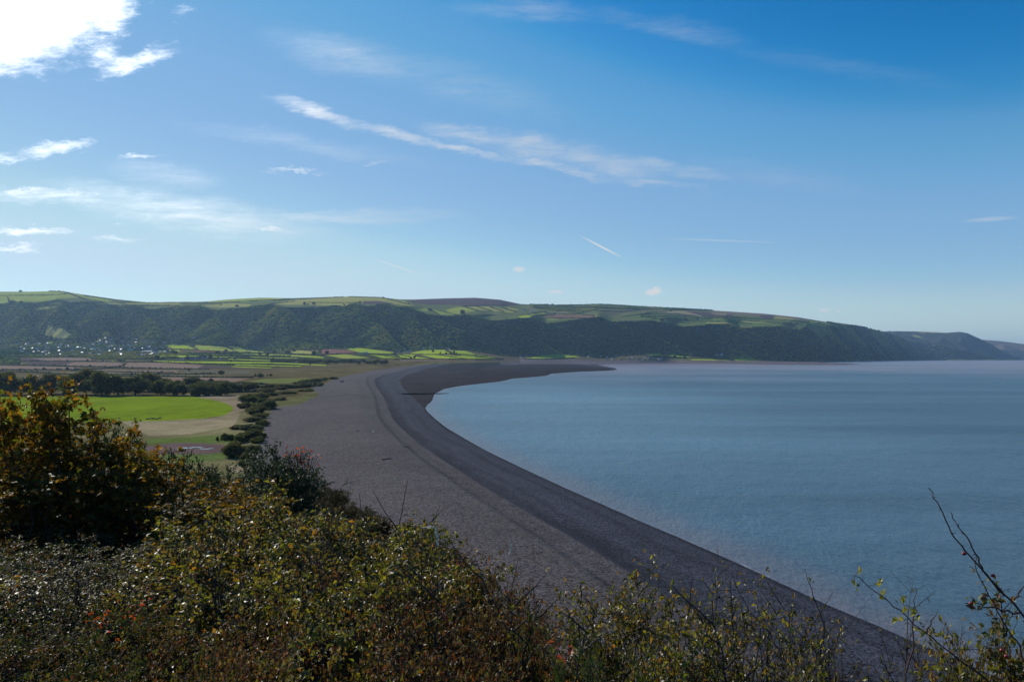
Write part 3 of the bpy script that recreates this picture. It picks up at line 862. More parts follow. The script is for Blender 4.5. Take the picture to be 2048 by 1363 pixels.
sa_ = sme.attributes.new('shore', 'FLOAT', 'POINT'); sa_.data.foreach_set('value', sd_.astype(np.float32))
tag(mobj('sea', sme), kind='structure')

# ================================================================== haze
m_, t, b = material('haze_air')
t.n.remove(b)
vol = t.new('ShaderNodeVolumePrincipled')
HAZE_DENSITY = 2.6e-5
vol.inputs['Color'].default_value = (.42, .68, 1.0, 1)
vol.inputs['Density'].default_value = HAZE_DENSITY
vol.inputs['Anisotropy'].default_value = .35
t.l.new(vol.outputs[0], t.n['Material Output'].inputs['Volume'])
hv = np.array([(x_, y_, z_) for z_ in (-75, 860) for y_ in (-33000, 33000) for x_ in (-33000, 33000)], float)
hf = np.array([(0, 2, 3, 1), (4, 5, 7, 6), (0, 1, 5, 4), (2, 6, 7, 3), (0, 4, 6, 2), (1, 3, 7, 5)])
tag(mobj('haze', np_mesh('haze', hv, hf, m_)), kind='stuff')
# ================================================================== vegetation helpers
def ico(sub):
    import bmesh
    bm = bmesh.new(); bmesh.ops.create_icosphere(bm, subdivisions=sub, radius=1)
    V = np.array([v.co[:] for v in bm.verts]); F = np.array([[v.index for v in f.verts] for f in bm.faces]); bm.free()
    return V, F


ICO1, ICO2, ICO3 = ico(1), ico(2), ico(3)


def noise3(P, s, seed=0):
    x, y, z = P[:, 0] * s + seed, P[:, 1] * s + seed * 1.7, P[:, 2] * s
    return vnoise(x + z * .7, y + 13) + vnoise(y + z * 1.1 + 31, x - z * .5) + vnoise(z + 7 + x * .6, y * .8 + x * .3)


def quads_from(C, U, Vv):
    """leaf-like quads centred on C with half axes U, V"""
    n = len(C)
    P = np.stack([C - U, C - Vv * .75 + U * .1, C + U, C + Vv * .75 + U * .1], 1).reshape(-1, 3)
    return P, np.arange(n * 4).reshape(n, 4)


def rand_dirs(rs, n):
    v = rs.normal(size=(n, 3)); return v / np.linalg.norm(v, axis=1, keepdims=True)


def foliage_mat(name, cols, transl=.35, rough=.55, spec=.25, objrand=True, inst=False):
    """leaf colours vary from leaf clump to leaf clump (attribute Col.r) and from plant to plant"""
    m_, t, b = material(name)
    at = t.new('ShaderNodeAttribute', attribute_name='Col')
    sc_ = t.new('ShaderNodeSeparateColor'); t.l.new(at.outputs['Color'], sc_.inputs[0])
    f = sc_.outputs[0]
    if objrand:
        oi = t.new('ShaderNodeObjectInfo')
        f = t.math('FRACT', t.math('ADD', t.math('MULTIPLY', f, .55), t.math('MULTIPLY', oi.outputs['Random'], .99)))
    if inst:
        ia = t.new('ShaderNodeAttribute', attribute_name='tint'); ia.attribute_type = 'INSTANCER'
        f = t.math('ADD', t.math('MULTIPLY', sc_.outputs[0], .12), t.math('ADD', t.math('MULTIPLY', oi.outputs['Random'], .18), t.math('MULTIPLY', ia.outputs['Fac'], .75)), clamp=True)
    cr = t.new('ShaderNodeValToRGB')
    cr.color_ramp.interpolation = 'LINEAR'
    el = cr.color_ramp.elements
    el[0].position = 0; el[0].color = C4(cols[0]); el[1].position = 1; el[1].color = C4(cols[-1])
    for i, c in enumerate(cols[1:-1]):
        e = el.new((i + 1) / (len(cols) - 1)); e.color = C4(c)
    t.l.new(f, cr.inputs[0])
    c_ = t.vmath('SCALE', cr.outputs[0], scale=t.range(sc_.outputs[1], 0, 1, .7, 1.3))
    t.l.new(c_, b.inputs['Base Color'])
    b.inputs['Roughness'].default_value = rough
    b.inputs['Specular IOR Level'].default_value = spec
    if transl > 0:
        tr = t.new('ShaderNodeBsdfTranslucent')
        t.l.new(t.vmath('MULTIPLY', c_, (1.9, 1.7, .7)), tr.inputs[0])
        mx = t.new('ShaderNodeMixShader'); mx.inputs[0].default_value = transl
        t.l.new(b.outputs[0], mx.inputs[1]); t.l.new(tr.outputs[0], mx.inputs[2])
        t.l.new(mx.outputs[0], t.n['Material Output'].inputs['Surface'])
    return m_


M_WOODS = foliage_mat('woodland_leaf', [(.030, .066, .024), (.044, .088, .026), (.085, .135, .032), (.135, .185, .038), (.200, .235, .042), (.300, .300, .052), (.320, .245, .055)], .35, .9, 0, inst=True)
M_FIELDTREE = foliage_mat('field_tree_leaf', [(.034, .058, .020), (.075, .092, .026), (.075, .068, .026), (.044, .072, .026), (.095, .105, .030)], .3, .7, .12)
M_BARK = simple_mat('bark', (.035, .028, .022), .9, .3, 8, .1)

# crowns of the woodland: a few clumpy shapes, instanced as one mass
wcoll = bpy.data.collections.new('woodland_crowns')
for k in range(5):
    V, F = ICO2
    rs = np.random.RandomState(50 + k)
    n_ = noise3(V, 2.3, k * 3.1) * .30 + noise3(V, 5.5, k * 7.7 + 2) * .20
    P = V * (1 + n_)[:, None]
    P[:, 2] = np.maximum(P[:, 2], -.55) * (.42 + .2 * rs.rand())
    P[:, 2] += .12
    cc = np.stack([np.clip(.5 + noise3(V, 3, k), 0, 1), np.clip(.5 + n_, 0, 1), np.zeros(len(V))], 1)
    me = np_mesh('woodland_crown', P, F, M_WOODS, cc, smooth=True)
    o_ = bpy.data.objects.new('woodland_crown', me); wcoll.objects.link(o_)

# candidate cells on the far grid
rsW = np.random.RandomState(11)
Zg = fz.reshape(nr, nc)
ang = (Zg - HC) / GY
angt = (Zg + 14 - HC) / GY
run = np.maximum.accumulate(ang, axis=0)
visg = angt > run - 1e-4
dYg = np.gradient(ys_)[:, None] * np.ones(nc)[None]
dUg = np.gradient(us_)[None] * GY
cell = dYg * dUg
pxg = PX[:nr * nc].reshape(nr, nc); pyg = PY[:nr * nc].reshape(nr, nc)
wf = woodf[:nr * nc].reshape(nr, nc)
VILLAGE = [(20, 690), (60, 679), (130, 680), (200, 672), (300, 676), (380, 683), (400, 690), (335, 690), (335, 714), (230, 716), (30, 714)]
villm = in_poly(pxg, pyg, VILLAGE)
space = np.interp(GY, [3500, 6000, 9000, 14000, 20000], [13.5, 15, 20, 29, 38])
prob = cell / space ** 2 * (wf & visg & (GY > 3300))
prob = np.where(villm & visg, cell / 14.0 ** 2 * .36, prob)
# scattered scrub/trees on the plain behind the fields and round the village
scr = in_poly(pxg, pyg, [(0, 700), (30, 700), (30, 714), (260, 716), (335, 716), (335, 706), (480, 706), (560, 707), (640, 710), (640, 713), (400, 712), (330, 715.5), (215, 719.5), (30, 714), (0, 728), (-300, 728), (-300, 700)])
scr |= in_poly(pxg, pyg, [(0, 716), (30, 716), (40, 722), (40, 728), (0, 729), (-300, 726), (-300, 716)])
scr |= in_poly(pxg, pyg, [(20, 708), (335, 708), (335, 713), (20, 713.5)])
colg = col[:nr * nc].reshape(nr, nc, 3)
notgreen = colg[:, :, 1] < .13
prob = np.maximum(prob, np.where(scr & visg & notgreen & (GY > 2200), cell / 14.0 ** 2 * .75, 0))
hit_ = np.where(rsW.rand(nr, nc) < prob)
n_extra = prob[hit_]
jx = (rsW.rand(len(hit_[0])) - .5) * dUg[hit_]; jy = (rsW.rand(len(hit_[0])) - .5) * dYg[hit_]
WX = GX[hit_] + jx; WY = GY[hit_] + jy
gy_ = np.gradient(Zg, axis=0)[hit_] / dYg[hit_]; gx_ = np.gradient(Zg, axis=1)[hit_] / dUg[hit_]
WZ = Zg[hit_] + gy_ * jy + gx_ * (jx - GU[hit_] * jy) + 2.5
wsc = space[hit_] * (.46 + .42 * rsW.rand(len(WX)) ** 2)
low = villm[hit_] | (scr[hit_] & ~wf[hit_])
wsc = np.where(low, wsc * .72, wsc)
print('woodland crowns', len(WX))


def gn_scatter(name, P, sc, coll, tint):
    me = bpy.data.meshes.new(name)
    me.vertices.add(len(P)); me.vertices.foreach_set('co', np.asarray(P, np.float32).ravel())
    a = me.attributes.new('sc', 'FLOAT', 'POINT'); a.data.foreach_set('value', np.asarray(sc, np.float32))
    a = me.attributes.new('tint', 'FLOAT', 'POINT'); a.data.foreach_set('value', np.asarray(tint, np.float32))
    ob = mobj(name, me)
    ng = bpy.data.node_groups.new(name, 'GeometryNodeTree')
    ng.interface.new_socket('Geometry', in_out='INPUT', socket_type='NodeSocketGeometry')
    ng.interface.new_socket('Geometry', in_out='OUTPUT', socket_type='NodeSocketGeometry')
    N = ng.nodes; L = ng.links
    gi = N.new('NodeGroupInput'); go = N.new('NodeGroupOutput')
    iop = N.new('GeometryNodeInstanceOnPoints'); ci = N.new('GeometryNodeCollectionInfo')
    ci.inputs['Collection'].default_value = coll
    ci.inputs['Separate Children'].default_value = True; ci.inputs['Reset Children'].default_value = True
    L.new(gi.outputs[0], iop.inputs['Points']); L.new(ci.outputs[0], iop.inputs['Instance'])
    iop.inputs['Pick Instance'].default_value = True
    ri = N.new('FunctionNodeRandomValue'); ri.data_type = 'INT'
    ri.inputs[4].default_value = 0; ri.inputs[5].default_value = max(len(coll.objects) - 1, 0)
    L.new(ri.outputs[2], iop.inputs['Instance Index'])
    rv = N.new('FunctionNodeRandomValue'); rv.data_type = 'FLOAT_VECTOR'
    rv.inputs[0].default_value = (-.12, -.12, 0); rv.inputs[1].default_value = (.12, .12, 6.283)
    L.new(rv.outputs[0], iop.inputs['Rotation'])
    na = N.new('GeometryNodeInputNamedAttribute'); na.data_type = 'FLOAT'; na.inputs['Name'].default_value = 'sc'
    L.new(na.outputs[0], iop.inputs['Scale'])
    L.new(iop.outputs[0], go.inputs[0])
    md = ob.modifiers.new('scatter', 'NODES'); md.node_group = ng
    return ob


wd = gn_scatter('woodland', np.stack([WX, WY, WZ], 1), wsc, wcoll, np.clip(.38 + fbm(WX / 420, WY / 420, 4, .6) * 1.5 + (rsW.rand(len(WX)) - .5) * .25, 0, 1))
tag(wd, 'dense broadleaf woodland covering the hillsides behind the bay', 'woodland', kind='stuff')

# ------------------------------------------------------------------ ground hits on the far grid
ORD = ['first', 'second', 'third', 'fourth', 'fifth', 'sixth', 'seventh', 'eighth', 'ninth', 'tenth', 'eleventh', 'twelfth', 'thirteenth',
       'fourteenth', 'fifteenth', 'sixteenth', 'seventeenth', 'eighteenth', 'nineteenth', 'twentieth']


def ordw(i):
    if i < 20: return ORD[i]
    n = i + 1
    suf = 'th' if 10 <= n % 100 <= 20 else {1: 'st', 2: 'nd', 3: 'rd'}.get(n % 10, 'th')
    return f'{n}{suf}'


def hit(px, py, ymin=0, ymax=1e9):
    """first visible ground point seen through a photo pixel"""
    u = float(uof(px, py))
    c = int(np.clip(np.searchsorted(us_, u), 1, nc - 1))
    f = (u - us_[c - 1]) / (us_[c] - us_[c - 1])
    py_c = pyg[:, c - 1] * (1 - f) + pyg[:, c] * f
    z_c = Zg[:, c - 1] * (1 - f) + Zg[:, c] * f
    ok = np.where((py_c[:-1] >= py) & (py_c[1:] < py) & (ys_[:-1] >= ymin) & (ys_[1:] <= ymax))[0]
    if len(ok) == 0:
        k = int(np.argmin(np.abs(py_c - py) + 1e3 * ((ys_ < ymin) | (ys_ > ymax))))
        return u * ys_[k], ys_[k], z_c[k]
    k = ok[0]
    g_ = (py_c[k] - py) / (py_c[k] - py_c[k + 1] + 1e-9)
    Y = ys_[k] + g_ * (ys_[k + 1] - ys_[k])
    return u * Y, Y, z_c[k] + g_ * (z_c[k + 1] - z_c[k])


# ------------------------------------------------------------------ field trees (trunk, crown)
def tube(P0, P1, r0, r1, n=6):
    P0 = np.asarray(P0, float); P1 = np.asarray(P1, float)
    d = P1 - P0; d = d / (np.linalg.norm(d) + 1e-9)
    a = np.cross(d, [0, 0, 1.0]); 
    if np.linalg.norm(a) < 1e-3: a = np.cross(d, [1.0, 0, 0])
    a /= np.linalg.norm(a); b_ = np.cross(d, a)
    th_ = np.linspace(0, 2 * math.pi, n, endpoint=False)
    ring = np.cos(th_)[:, None] * a + np.sin(th_)[:, None] * b_
    V = np.concatenate([P0 + ring * r0, P1 + ring * r1])
    i = np.arange(n); j = (i + 1) % n
    return V, np.stack([i, j, j + n, i + n], 1)


class Acc:
    def __init__(s): s.V = []; s.F = {}; s.n = 0; s.C = []
    def add(s, V, F, c=None):
        V = np.asarray(V, float); F = np.asarray(F)
        s.V.append(V); s.F.setdefault(F.shape[1], []).append(F + s.n); s.n += len(V)
        s.C.append(np.broadcast_to(np.asarray(c if c is not None else (.5, .5, .5), float), (len(V), 3)))
    def mesh(s, name, mat, smooth=False):
        return np_mesh(name, np.concatenate(s.V), [np.concatenate(v) for v in s.F.values()], mat, np.concatenate(s.C), smooth)


def tree_proto(seed, style='round', leaf=.30, nclump=28, per=190):
    rs = np.random.RandomState(seed)
    tr = Acc(); cr = Acc()
    H = 1.0  # unit tree: height 10 m
    zt = 3.2
    tr.add(*tube((0, 0, -.6), (.15, 0, zt), .38, .26))
    cl = []
    for k in range(nclump):
        d = rand_dirs(rs, 1)[0]; d[2] = d[2] * .9
        rad = {'round': (3.6, 3.6, 4.2), 'wide': (5.2, 4.6, 4.2), 'low': (5.0, 5.0, 3.2)}[style]
        c0 = {'round': 5.0, 'wide': 4.4, 'low': 3.1}[style]
        q = d * np.array(rad) * rs.uniform(.55, .95) + (0, 0, c0)
        r = rs.uniform(1.1, 2.0)
        cl.append((q, r))
        if k % 2 == 0:
            tr.add(*tube((.1, 0, zt * rs.uniform(.5, 1)), q, .16, .05, 5))
    for (q, r) in cl:
        V, F = ICO1
        n_ = noise3(V + q, 1.4, seed)
        # solid heart of each clump, leaf sprays around it
        cr.add(q + V * (r * .6 * (1 + .35 * n_))[:, None], F, (rs.rand(), .25, 0))
        n = per
        dd = rand_dirs(rs, n); dd[:, 2] = np.abs(dd[:, 2]) * np.where(rs.rand(n) < .75, 1, -1)
        C = q + dd * (r * rs.uniform(.68, 1.3, n))[:, None]
        U = rand_dirs(rs, n); Vv = np.cross(U, rand_dirs(rs, n)); Vv /= np.linalg.norm(Vv, axis=1, keepdims=True) + 1e-9
        s_ = leaf * rs.uniform(.6, 1.4, n)[:, None]
        P, Fq = quads_from(C, U * s_, Vv * s_)
        cc = np.repeat(np.stack([np.clip(rs.rand() * .6 + rs.rand(n) * .4, 0, 1), rs.rand(n), np.zeros(n)], 1), 4, 0)
        cr.add(P, Fq, cc)
    return tr.mesh('trunk', M_BARK), cr.mesh('crown', M_FIELDTREE)


TREES = {'round': [tree_proto(s) for s in (1, 2, 3)], 'wide': [tree_proto(s, 'wide') for s in (4, 5)], 'low': [tree_proto(s, 'low') for s in (6, 7, 8)]}
_tp = {}


def put_tree(kind, var, x, y, z, h, wid, name, label, cat, group, rz=0):
    """h, wid in metres (proto: 10 m high, about 9 / 12 m wide)"""
    tm, cm = TREES[kind][var % len(TREES[kind])]
    key = (kind, var % len(TREES[kind]))
    if key not in _tp:
        r = empty(name); mobj('trunk', tm, r); mobj('crown', cm, r); _tp[key] = r
    else:
        r = copy_tree(_tp[key]); r.name = name
    r.location = (x, y, z - .3)
    pw = {'round': 9.2, 'wide': 12.5, 'low': 12}[kind]; ph = {'round': 10.2, 'wide': 9.4, 'low': 6.8}[kind]
    r.rotation_euler = (0, 0, rz); r.scale = (wid / pw, wid / pw, h / ph)
    tag(r, label, cat, group)
    return r


def px_tree(px, py, wpx, hpx, kind, var, name, label, cat='tree', group=None, ymin=0, ymax=1e9):
    x, y, z = hit(px, py, ymin, ymax)
    k = y / FPX
    return put_tree(kind, var, x, y, z, max(hpx * k, 1.0), max(wpx * k, 1.0), name, label, cat, group, rz=(px * 1.7) % 6.28)


# dark belt behind the bright green pasture
BELT = [(12, 788, 56, 40, 'wide'), (-40, 788, 60, 40, 'round'), (60, 787, 44, 32, 'round'), (100, 786, 46, 34, 'round'), (142, 788, 52, 38, 'wide'), (172, 787, 42, 45, 'round'), (203, 789, 62, 44, 'wide'), (236, 788, 44, 38, 'round'),
        (270, 788, 48, 33, 'round'), (297, 781, 52, 31, 'wide'), (321, 788, 38, 28, 'round'), (353, 789, 46, 27, 'wide'), (393, 790, 32, 18, 'low'), (410, 789, 36, 21, 'low'), (440, 789, 40, 20, 'low'),
        (382, 770, 34, 17, 'round'), (410, 777, 40, 13, 'low'), (442, 778, 44, 15, 'low'), (470, 779, 40, 12, 'low'), (330, 776, 40, 16, 'low'), (500, 779, 34, 12, 'low')]
for i, (a, b_, w_, h_, kd) in enumerate(sorted(BELT)):
    px_tree(a, b_ + 1.5, w_ * 1.15, h_ * 1.12 + 3, kd, i, 'pasture_tree', f'dark rounded tree in the belt behind the bright green pasture, {ordw(i)} from the left', 'tree', 'trees in the belt behind the pasture')
# shrubs on the landward side of the shingle
SHR = [(497, 806, 38, 22), (520, 797, 36, 13), (530, 817, 44, 19), (512, 826, 38, 17), (541, 806, 18, 9), (505, 841, 36, 10), (480, 856, 36, 9), (500, 857, 44, 12), (497, 879, 46, 24), (516, 884, 26, 14), (478, 884, 22, 16), (470, 912, 46, 30),
       (497, 918, 30, 16), (515, 865, 22, 9), (545, 776, 40, 10), (575, 775, 44, 9), (605, 773, 42, 9), (630, 770, 34, 8), (608, 765, 24, 8), (632, 763, 34, 9), (645, 760, 22, 7), (560, 778, 30, 7), (600, 767, 30, 7), (667, 757, 18, 5),
       (560, 799, 26, 7), (455, 879, 20, 14), (466, 878, 14, 12), (528, 806, 30, 12), (520, 835, 34, 12), (525, 850, 26, 12), (512, 858, 30, 10), (522, 873, 20, 12), (500, 900, 40, 14), (488, 815, 26, 12), (540, 790, 40, 8), (575, 786, 40, 7), (612, 781, 30, 6), (510, 795, 30, 10), (535, 783, 36, 9)]
for i, (a, b_, w_, h_) in enumerate(sorted(SHR)):
    px_tree(a, b_ + 1, w_ * 1.15, h_ * .98, 'low' if i % 3 else 'wide', i, 'bush', f'dark scrub bush on the inland side of the shingle, {ordw(i)} from the left', 'bush', 'bushes beside the shingle ridge')
for i, (a, b_, w_, h_) in enumerate([(435, 882, 7, 11), (443, 880, 5, 8), (449, 880, 13, 16)]):
    px_tree(a, b_, w_, h_, 'round', i, 'thorn_tree', f'small thorn tree between the mud pool and the shingle, {ordw(i)} from the left', 'tree', 'thorn trees by the mud pool')
for i, (a, b_, w_, h_) in enumerate([(484, 929, 18, 10), (497, 931, 16, 8), (493, 925, 22, 9)]):
    px_tree(a, b_, w_, h_, 'low', i + 1, 'willow_bush', f'pale rounded bush beside the dry grass patch, {ordw(i)} of three', 'bush', 'pale bushes by the dry grass')
LONE = [(134, 739.5, 7, 6, 'round'), (378, 741, 7, 6, 'round'), (442, 748.5, 15, 8.5, 'wide'), (520, 754.5, 16, 9.5, 'round'), (511, 753.5, 6, 7, 'round'), (541.6, 752, 6, 5.5, 'round'), (535, 751.5, 4, 4, 'round'), (435, 707, 10, 7, 'wide'), (535, 712.5, 6, 9, 'round'),
        (520, 711.5, 7, 6.5, 'round'), (628, 709, 9, 8.5, 'round'), (654, 708.5, 9, 8, 'round'), (829, 717, 6, 6.5, 'round'), (822, 717, 5, 4, 'round'), (866, 704, 6, 6, 'round'), (901.5, 706.5, 5, 5, 'round'),
        (908, 707, 5, 7, 'round'), (881, 707, 3, 4, 'round'), (892, 708, 5, 4, 'low'), (452, 703.5, 7, 6, 'round'), (313, 719, 14, 9, 'wide'), (347, 708, 20, 9, 'wide'), (375, 718.5, 9, 8, 'wide'), (420, 717, 8, 6, 'wide'), (463, 712, 6, 5, 'round'), (560, 713, 5, 4, 'round'),
        (588, 703, 8, 7, 'round'), (575, 707, 10, 8, 'wide'), (548, 706, 9, 7, 'round'), (566, 701, 8, 6, 'wide'), (470, 719, 5, 4, 'round'), (462, 724, 5, 4, 'round'), (620, 729.5, 4, 3.5, 'round'), (547, 709, 6, 6, 'round'), (640, 704, 6, 5, 'round'), (789, 708, 5, 5, 'round')]
for i, (a, b_, w_, h_, kd) in enumerate(sorted(LONE)):
    px_tree(a, b_, w_, h_, kd, i, 'field_tree', f'lone tree in the valley fields before the wooded hills, {ordw(i)} from the left', 'tree', 'lone trees in the valley fields', 900, 5200)
HILLT = [(609, 610.5, 6, 8, 'round'), (925, 628, 13, 9, 'wide'), (41, 583.5, 7, 4, 'wide'), (1324, 643, 8, 7, 'round'), (1580, 650, 9, 6, 'wide'), (1594, 648.5, 7, 5, 'wide'), (616, 609, 4, 3, 'low'), (627, 608.5, 8, 5, 'wide'), (441, 610.5, 4, 3, 'round'), (24, 606, 16, 7, 'wide'), (42, 607, 9, 6, 'round'), (212, 609.5, 5, 3, 'low'),
         (474, 613, 9, 4, 'wide'), (720, 606, 8, 4, 'wide'), (860, 621, 10, 5, 'wide'), (1092, 608.5, 12, 3, 'low'), (1105, 609.5, 6, 4, 'round'), (1370, 640.5, 12, 4, 'low'), (1395, 640, 5, 4, 'round')]
for i, (a, b_, w_, h_, kd) in enumerate(sorted(HILLT)):
    px_tree(a, b_, w_, h_, kd, i, 'hill_tree', f'tree in the high fields above the woodland, {ordw(i)} from the left', 'tree', 'trees in the high fields', 4800)
# long belt of trees in front of the far green fields
rsb = np.random.RandomState(5)
bl = []
for a in np.arange(545, 776, 7.5):
    top = 1.0 if a > 600 else .7
    bl.append((a + rsb.uniform(-2, 2), 720.0 + (a - 545) * .012 + rsb.uniform(-.4, 2.6 * top), rsb.uniform(10, 16), rsb.uniform(5.5, 9) * top))
for i, (a, b_, w_, h_) in enumerate(bl):
    px_tree(a, b_ + 3, w_, h_, 'wide' if i % 3 else 'round', i, 'belt_tree', f'tree in the long dark belt before the far green fields, {ordw(i)} from the left', 'tree', 'trees in the belt before the far green fields', 900, 5200)

# ------------------------------------------------------------------ hedges
M_HEDGE = foliage_mat('hedge_leaf', [(.016, .028, .010), (.030, .040, .014), (.022, .036, .014)], 0, .8, .1)
HEDGES = [
    ('flat', [(27, 713.5), (100, 713.5), (185, 714), (260, 716.5), (330, 718)], 3), ('flat', [(41, 722.8), (150, 722.6), (246, 723.3), (256, 724), (330, 724.5)], 2.6), ('flat', [(320, 724.5), (420, 727.5), (470, 729)], 2),
    ('flat', [(0, 729.5), (90, 731.3), (178, 733.5), (236, 733.5)], 2.8), ('flat', [(0, 739.5), (139, 739.5), (200, 738), (242, 734.8)], 3), ('flat', [(242, 735.5), (369, 737.8), (420, 738.5)], 2.6), ('flat', [(144, 741.3), (250, 744), (349, 745.5)], 2.6),
    ('flat', [(0, 742.5), (60, 744.5), (123, 747.5)], 2.6), ('flat', [(94, 748), (250, 749), (400, 748.5), (430, 747.5)], 3), ('flat', [(205, 751.8), (350, 753.3), (420, 754), (505, 755)], 3.2), ('flat', [(0, 760), (60, 759), (140, 758.5), (238, 759)], 4),
    ('flat', [(400, 747), (430, 747.5)], 2), ('flat', [(250, 727.5), (246, 731), (236, 733)], 2), ('flat', [(187, 715), (230, 719.5), (256, 724)], 2.5), ('flat', [(41, 716), (12, 722), (0, 727)], 2.5),
    ('flat', [(400, 765), (450, 770), (537, 776), (560, 777)], 7), ('flat', [(529, 774), (642, 772)], 5), ('flat', [(590, 767), (649, 760)], 4), ('flat', [(340, 782), (420, 787), (520, 783)], 8), ('flat', [(480, 765.5), (500, 768), (540, 769)], 4),
    ('flat', [(400, 727.3), (543, 728)], 1.8), ('flat', [(455, 720), (543, 723)], 1.8), ('flat', [(498, 715.8), (597, 719), (656, 724)], 1.8), ('flat', [(547, 723.3), (600, 726), (656, 728.6)], 1.6), ('flat', [(467, 727.6), (605, 731)], 1.6), ('flat', [(461, 731), (605, 734.3)], 1.6),
    ('flat', [(484, 704.3), (560, 708), (626, 711), (687, 707.8)], 2.2), ('flat', [(318, 716), (400, 715.5), (498, 716), (605, 719)], 2.2), ('flat', [(400, 711.5), (498, 712.6)], 1.8), ('flat', [(318, 709.5), (334, 699)], 1.5), ('flat', [(334, 698.5), (392, 699)], 1.6), ('flat', [(369, 688.8), (382, 692.5), (396, 698.7)], 1.8),
    ('flat', [(400, 700.8), (478, 703.8)], 1.6), ('flat', [(453, 691), (472, 703.8)], 1.8), ('flat', [(718, 705.8), (770, 711.5), (820, 718)], 1.8), ('flat', [(687, 707.2), (747, 716)], 1.4), ('flat', [(783, 706.8), (820, 713.5)], 1.6), ('flat', [(642, 709), (720, 705.3)], 1.5),
    ('flat', [(800, 708), (840, 708.8), (870, 708.6), (935, 718)], 1.6), ('flat', [(892, 701), (903, 706.8), (974, 712)], 1.6), ('flat', [(870, 708.6), (903, 707.9), (960, 714), (1008, 718)], 1.6), ('flat', [(829, 711.8), (868, 717.7)], 1.4), ('flat', [(790, 718.3), (868, 718.3), (935, 718.6), (1008, 718.8)], 1.8),
    ('flat', [(1048, 718), (1100, 718), (1150, 716)], 2), ('flat', [(1323, 706), (1327, 711.5), (1343, 714), (1385, 717.2)], 1.8), ('flat', [(1378, 716.3), (1415, 716.7), (1470, 721.3)], 1.5), ('flat', [(1417, 715.5), (1470, 720.3)], 1.4), ('flat', [(1302, 712), (1343, 714.2), (1380, 717)], 3),
    ('high', [(0, 591.3), (86, 590), (133, 588)], 1.6), ('high', [(15, 593), (18, 602)], 1.6), ('high', [(98, 582.5), (127, 583.5), (160, 595), (174, 600)], 2), ('high', [(168, 591.5), (215, 598), (267, 605)], 1.6), ('high', [(235, 605.5), (359, 605)], 1.5), ('high', [(189, 610), (246, 610.5), (360, 611)], 2),
    ('high', [(400, 606.5), (461, 604.5), (543, 600.5), (611, 597.8), (687, 593.8)], 2), ('high', [(527, 594.7), (539, 601)], 1.4), ('high', [(615, 604.8), (720, 605.5)], 1.4), ('high', [(697, 593.3), (765, 595.3), (818, 608.5)], 1.8), ('high', [(687, 608), (693, 613.5)], 1.3), ('high', [(541, 608), (564, 605), (590, 602)], 1.4),
    ('high', [(931, 613.9), (956, 621.9)], 1.5), ('high', [(954, 613), (985, 622)], 1.5), ('high', [(980, 613.9), (1008, 622.5)], 1.5), ('high', [(1003, 612.5), (1032, 624)], 1.4), ('high', [(1021, 614), (1050, 620.5)], 1.4), ('high', [(921, 612.8), (960, 611.5), (1015, 611)], 2),
    ('high', [(1036, 631), (1091, 623.2)], 1.4), ('high', [(1090, 623), (1097, 626.7), (1161, 628), (1190, 631.5)], 1.8), ('high', [(1065, 637), (1128, 636.3), (1197, 636)], 1.8), ('high', [(1062, 634.5), (1073, 630.5), (1110, 629.5)], 1.4),
    ('high', [(1268, 629), (1331, 627), (1390, 631)], 1.4), ('high', [(1282, 631), (1401, 633.3)], 1.4), ('high', [(1282, 633.7), (1360, 636.5), (1456, 635.5)], 1.5), ('high', [(1302, 637.5), (1385, 639.5), (1425, 638)], 1.4), ('high', [(1343, 642.5), (1473, 643.5), (1503, 648.5)], 1.5), ('high', [(1425, 636), (1507, 642), (1590, 648.5)], 1.5),
    ('high', [(1462, 635.5), (1569, 639.5), (1640, 646)], 1.5), ('high', [(1320, 640), (1350, 643.5), (1380, 647)], 1.4), ('high', [(1243, 633.5), (1302, 624.8), (1344, 622)], 1.4), ('high', [(1150, 617), (1240, 607.5)], 2), ('high', [(1405, 633), (1480, 634.4)], 1.5), ('high', [(1190, 621), (1240, 623.5), (1282, 619)], 1.5),
    ('high', [(1620, 640), (1700, 652), (1745, 657)], 1.6), ('high', [(878, 628.5), (856, 616.5)], 1.4), ('high', [(909, 630.5), (954, 631.5), (994, 629.5)], 1.8), ('high', [(1720, 654), (1735, 660)], 1.5)]
hi_cnt = {'flat': 0, 'high': 0}
HEDGES.sort(key=lambda h: h[1][0][0])
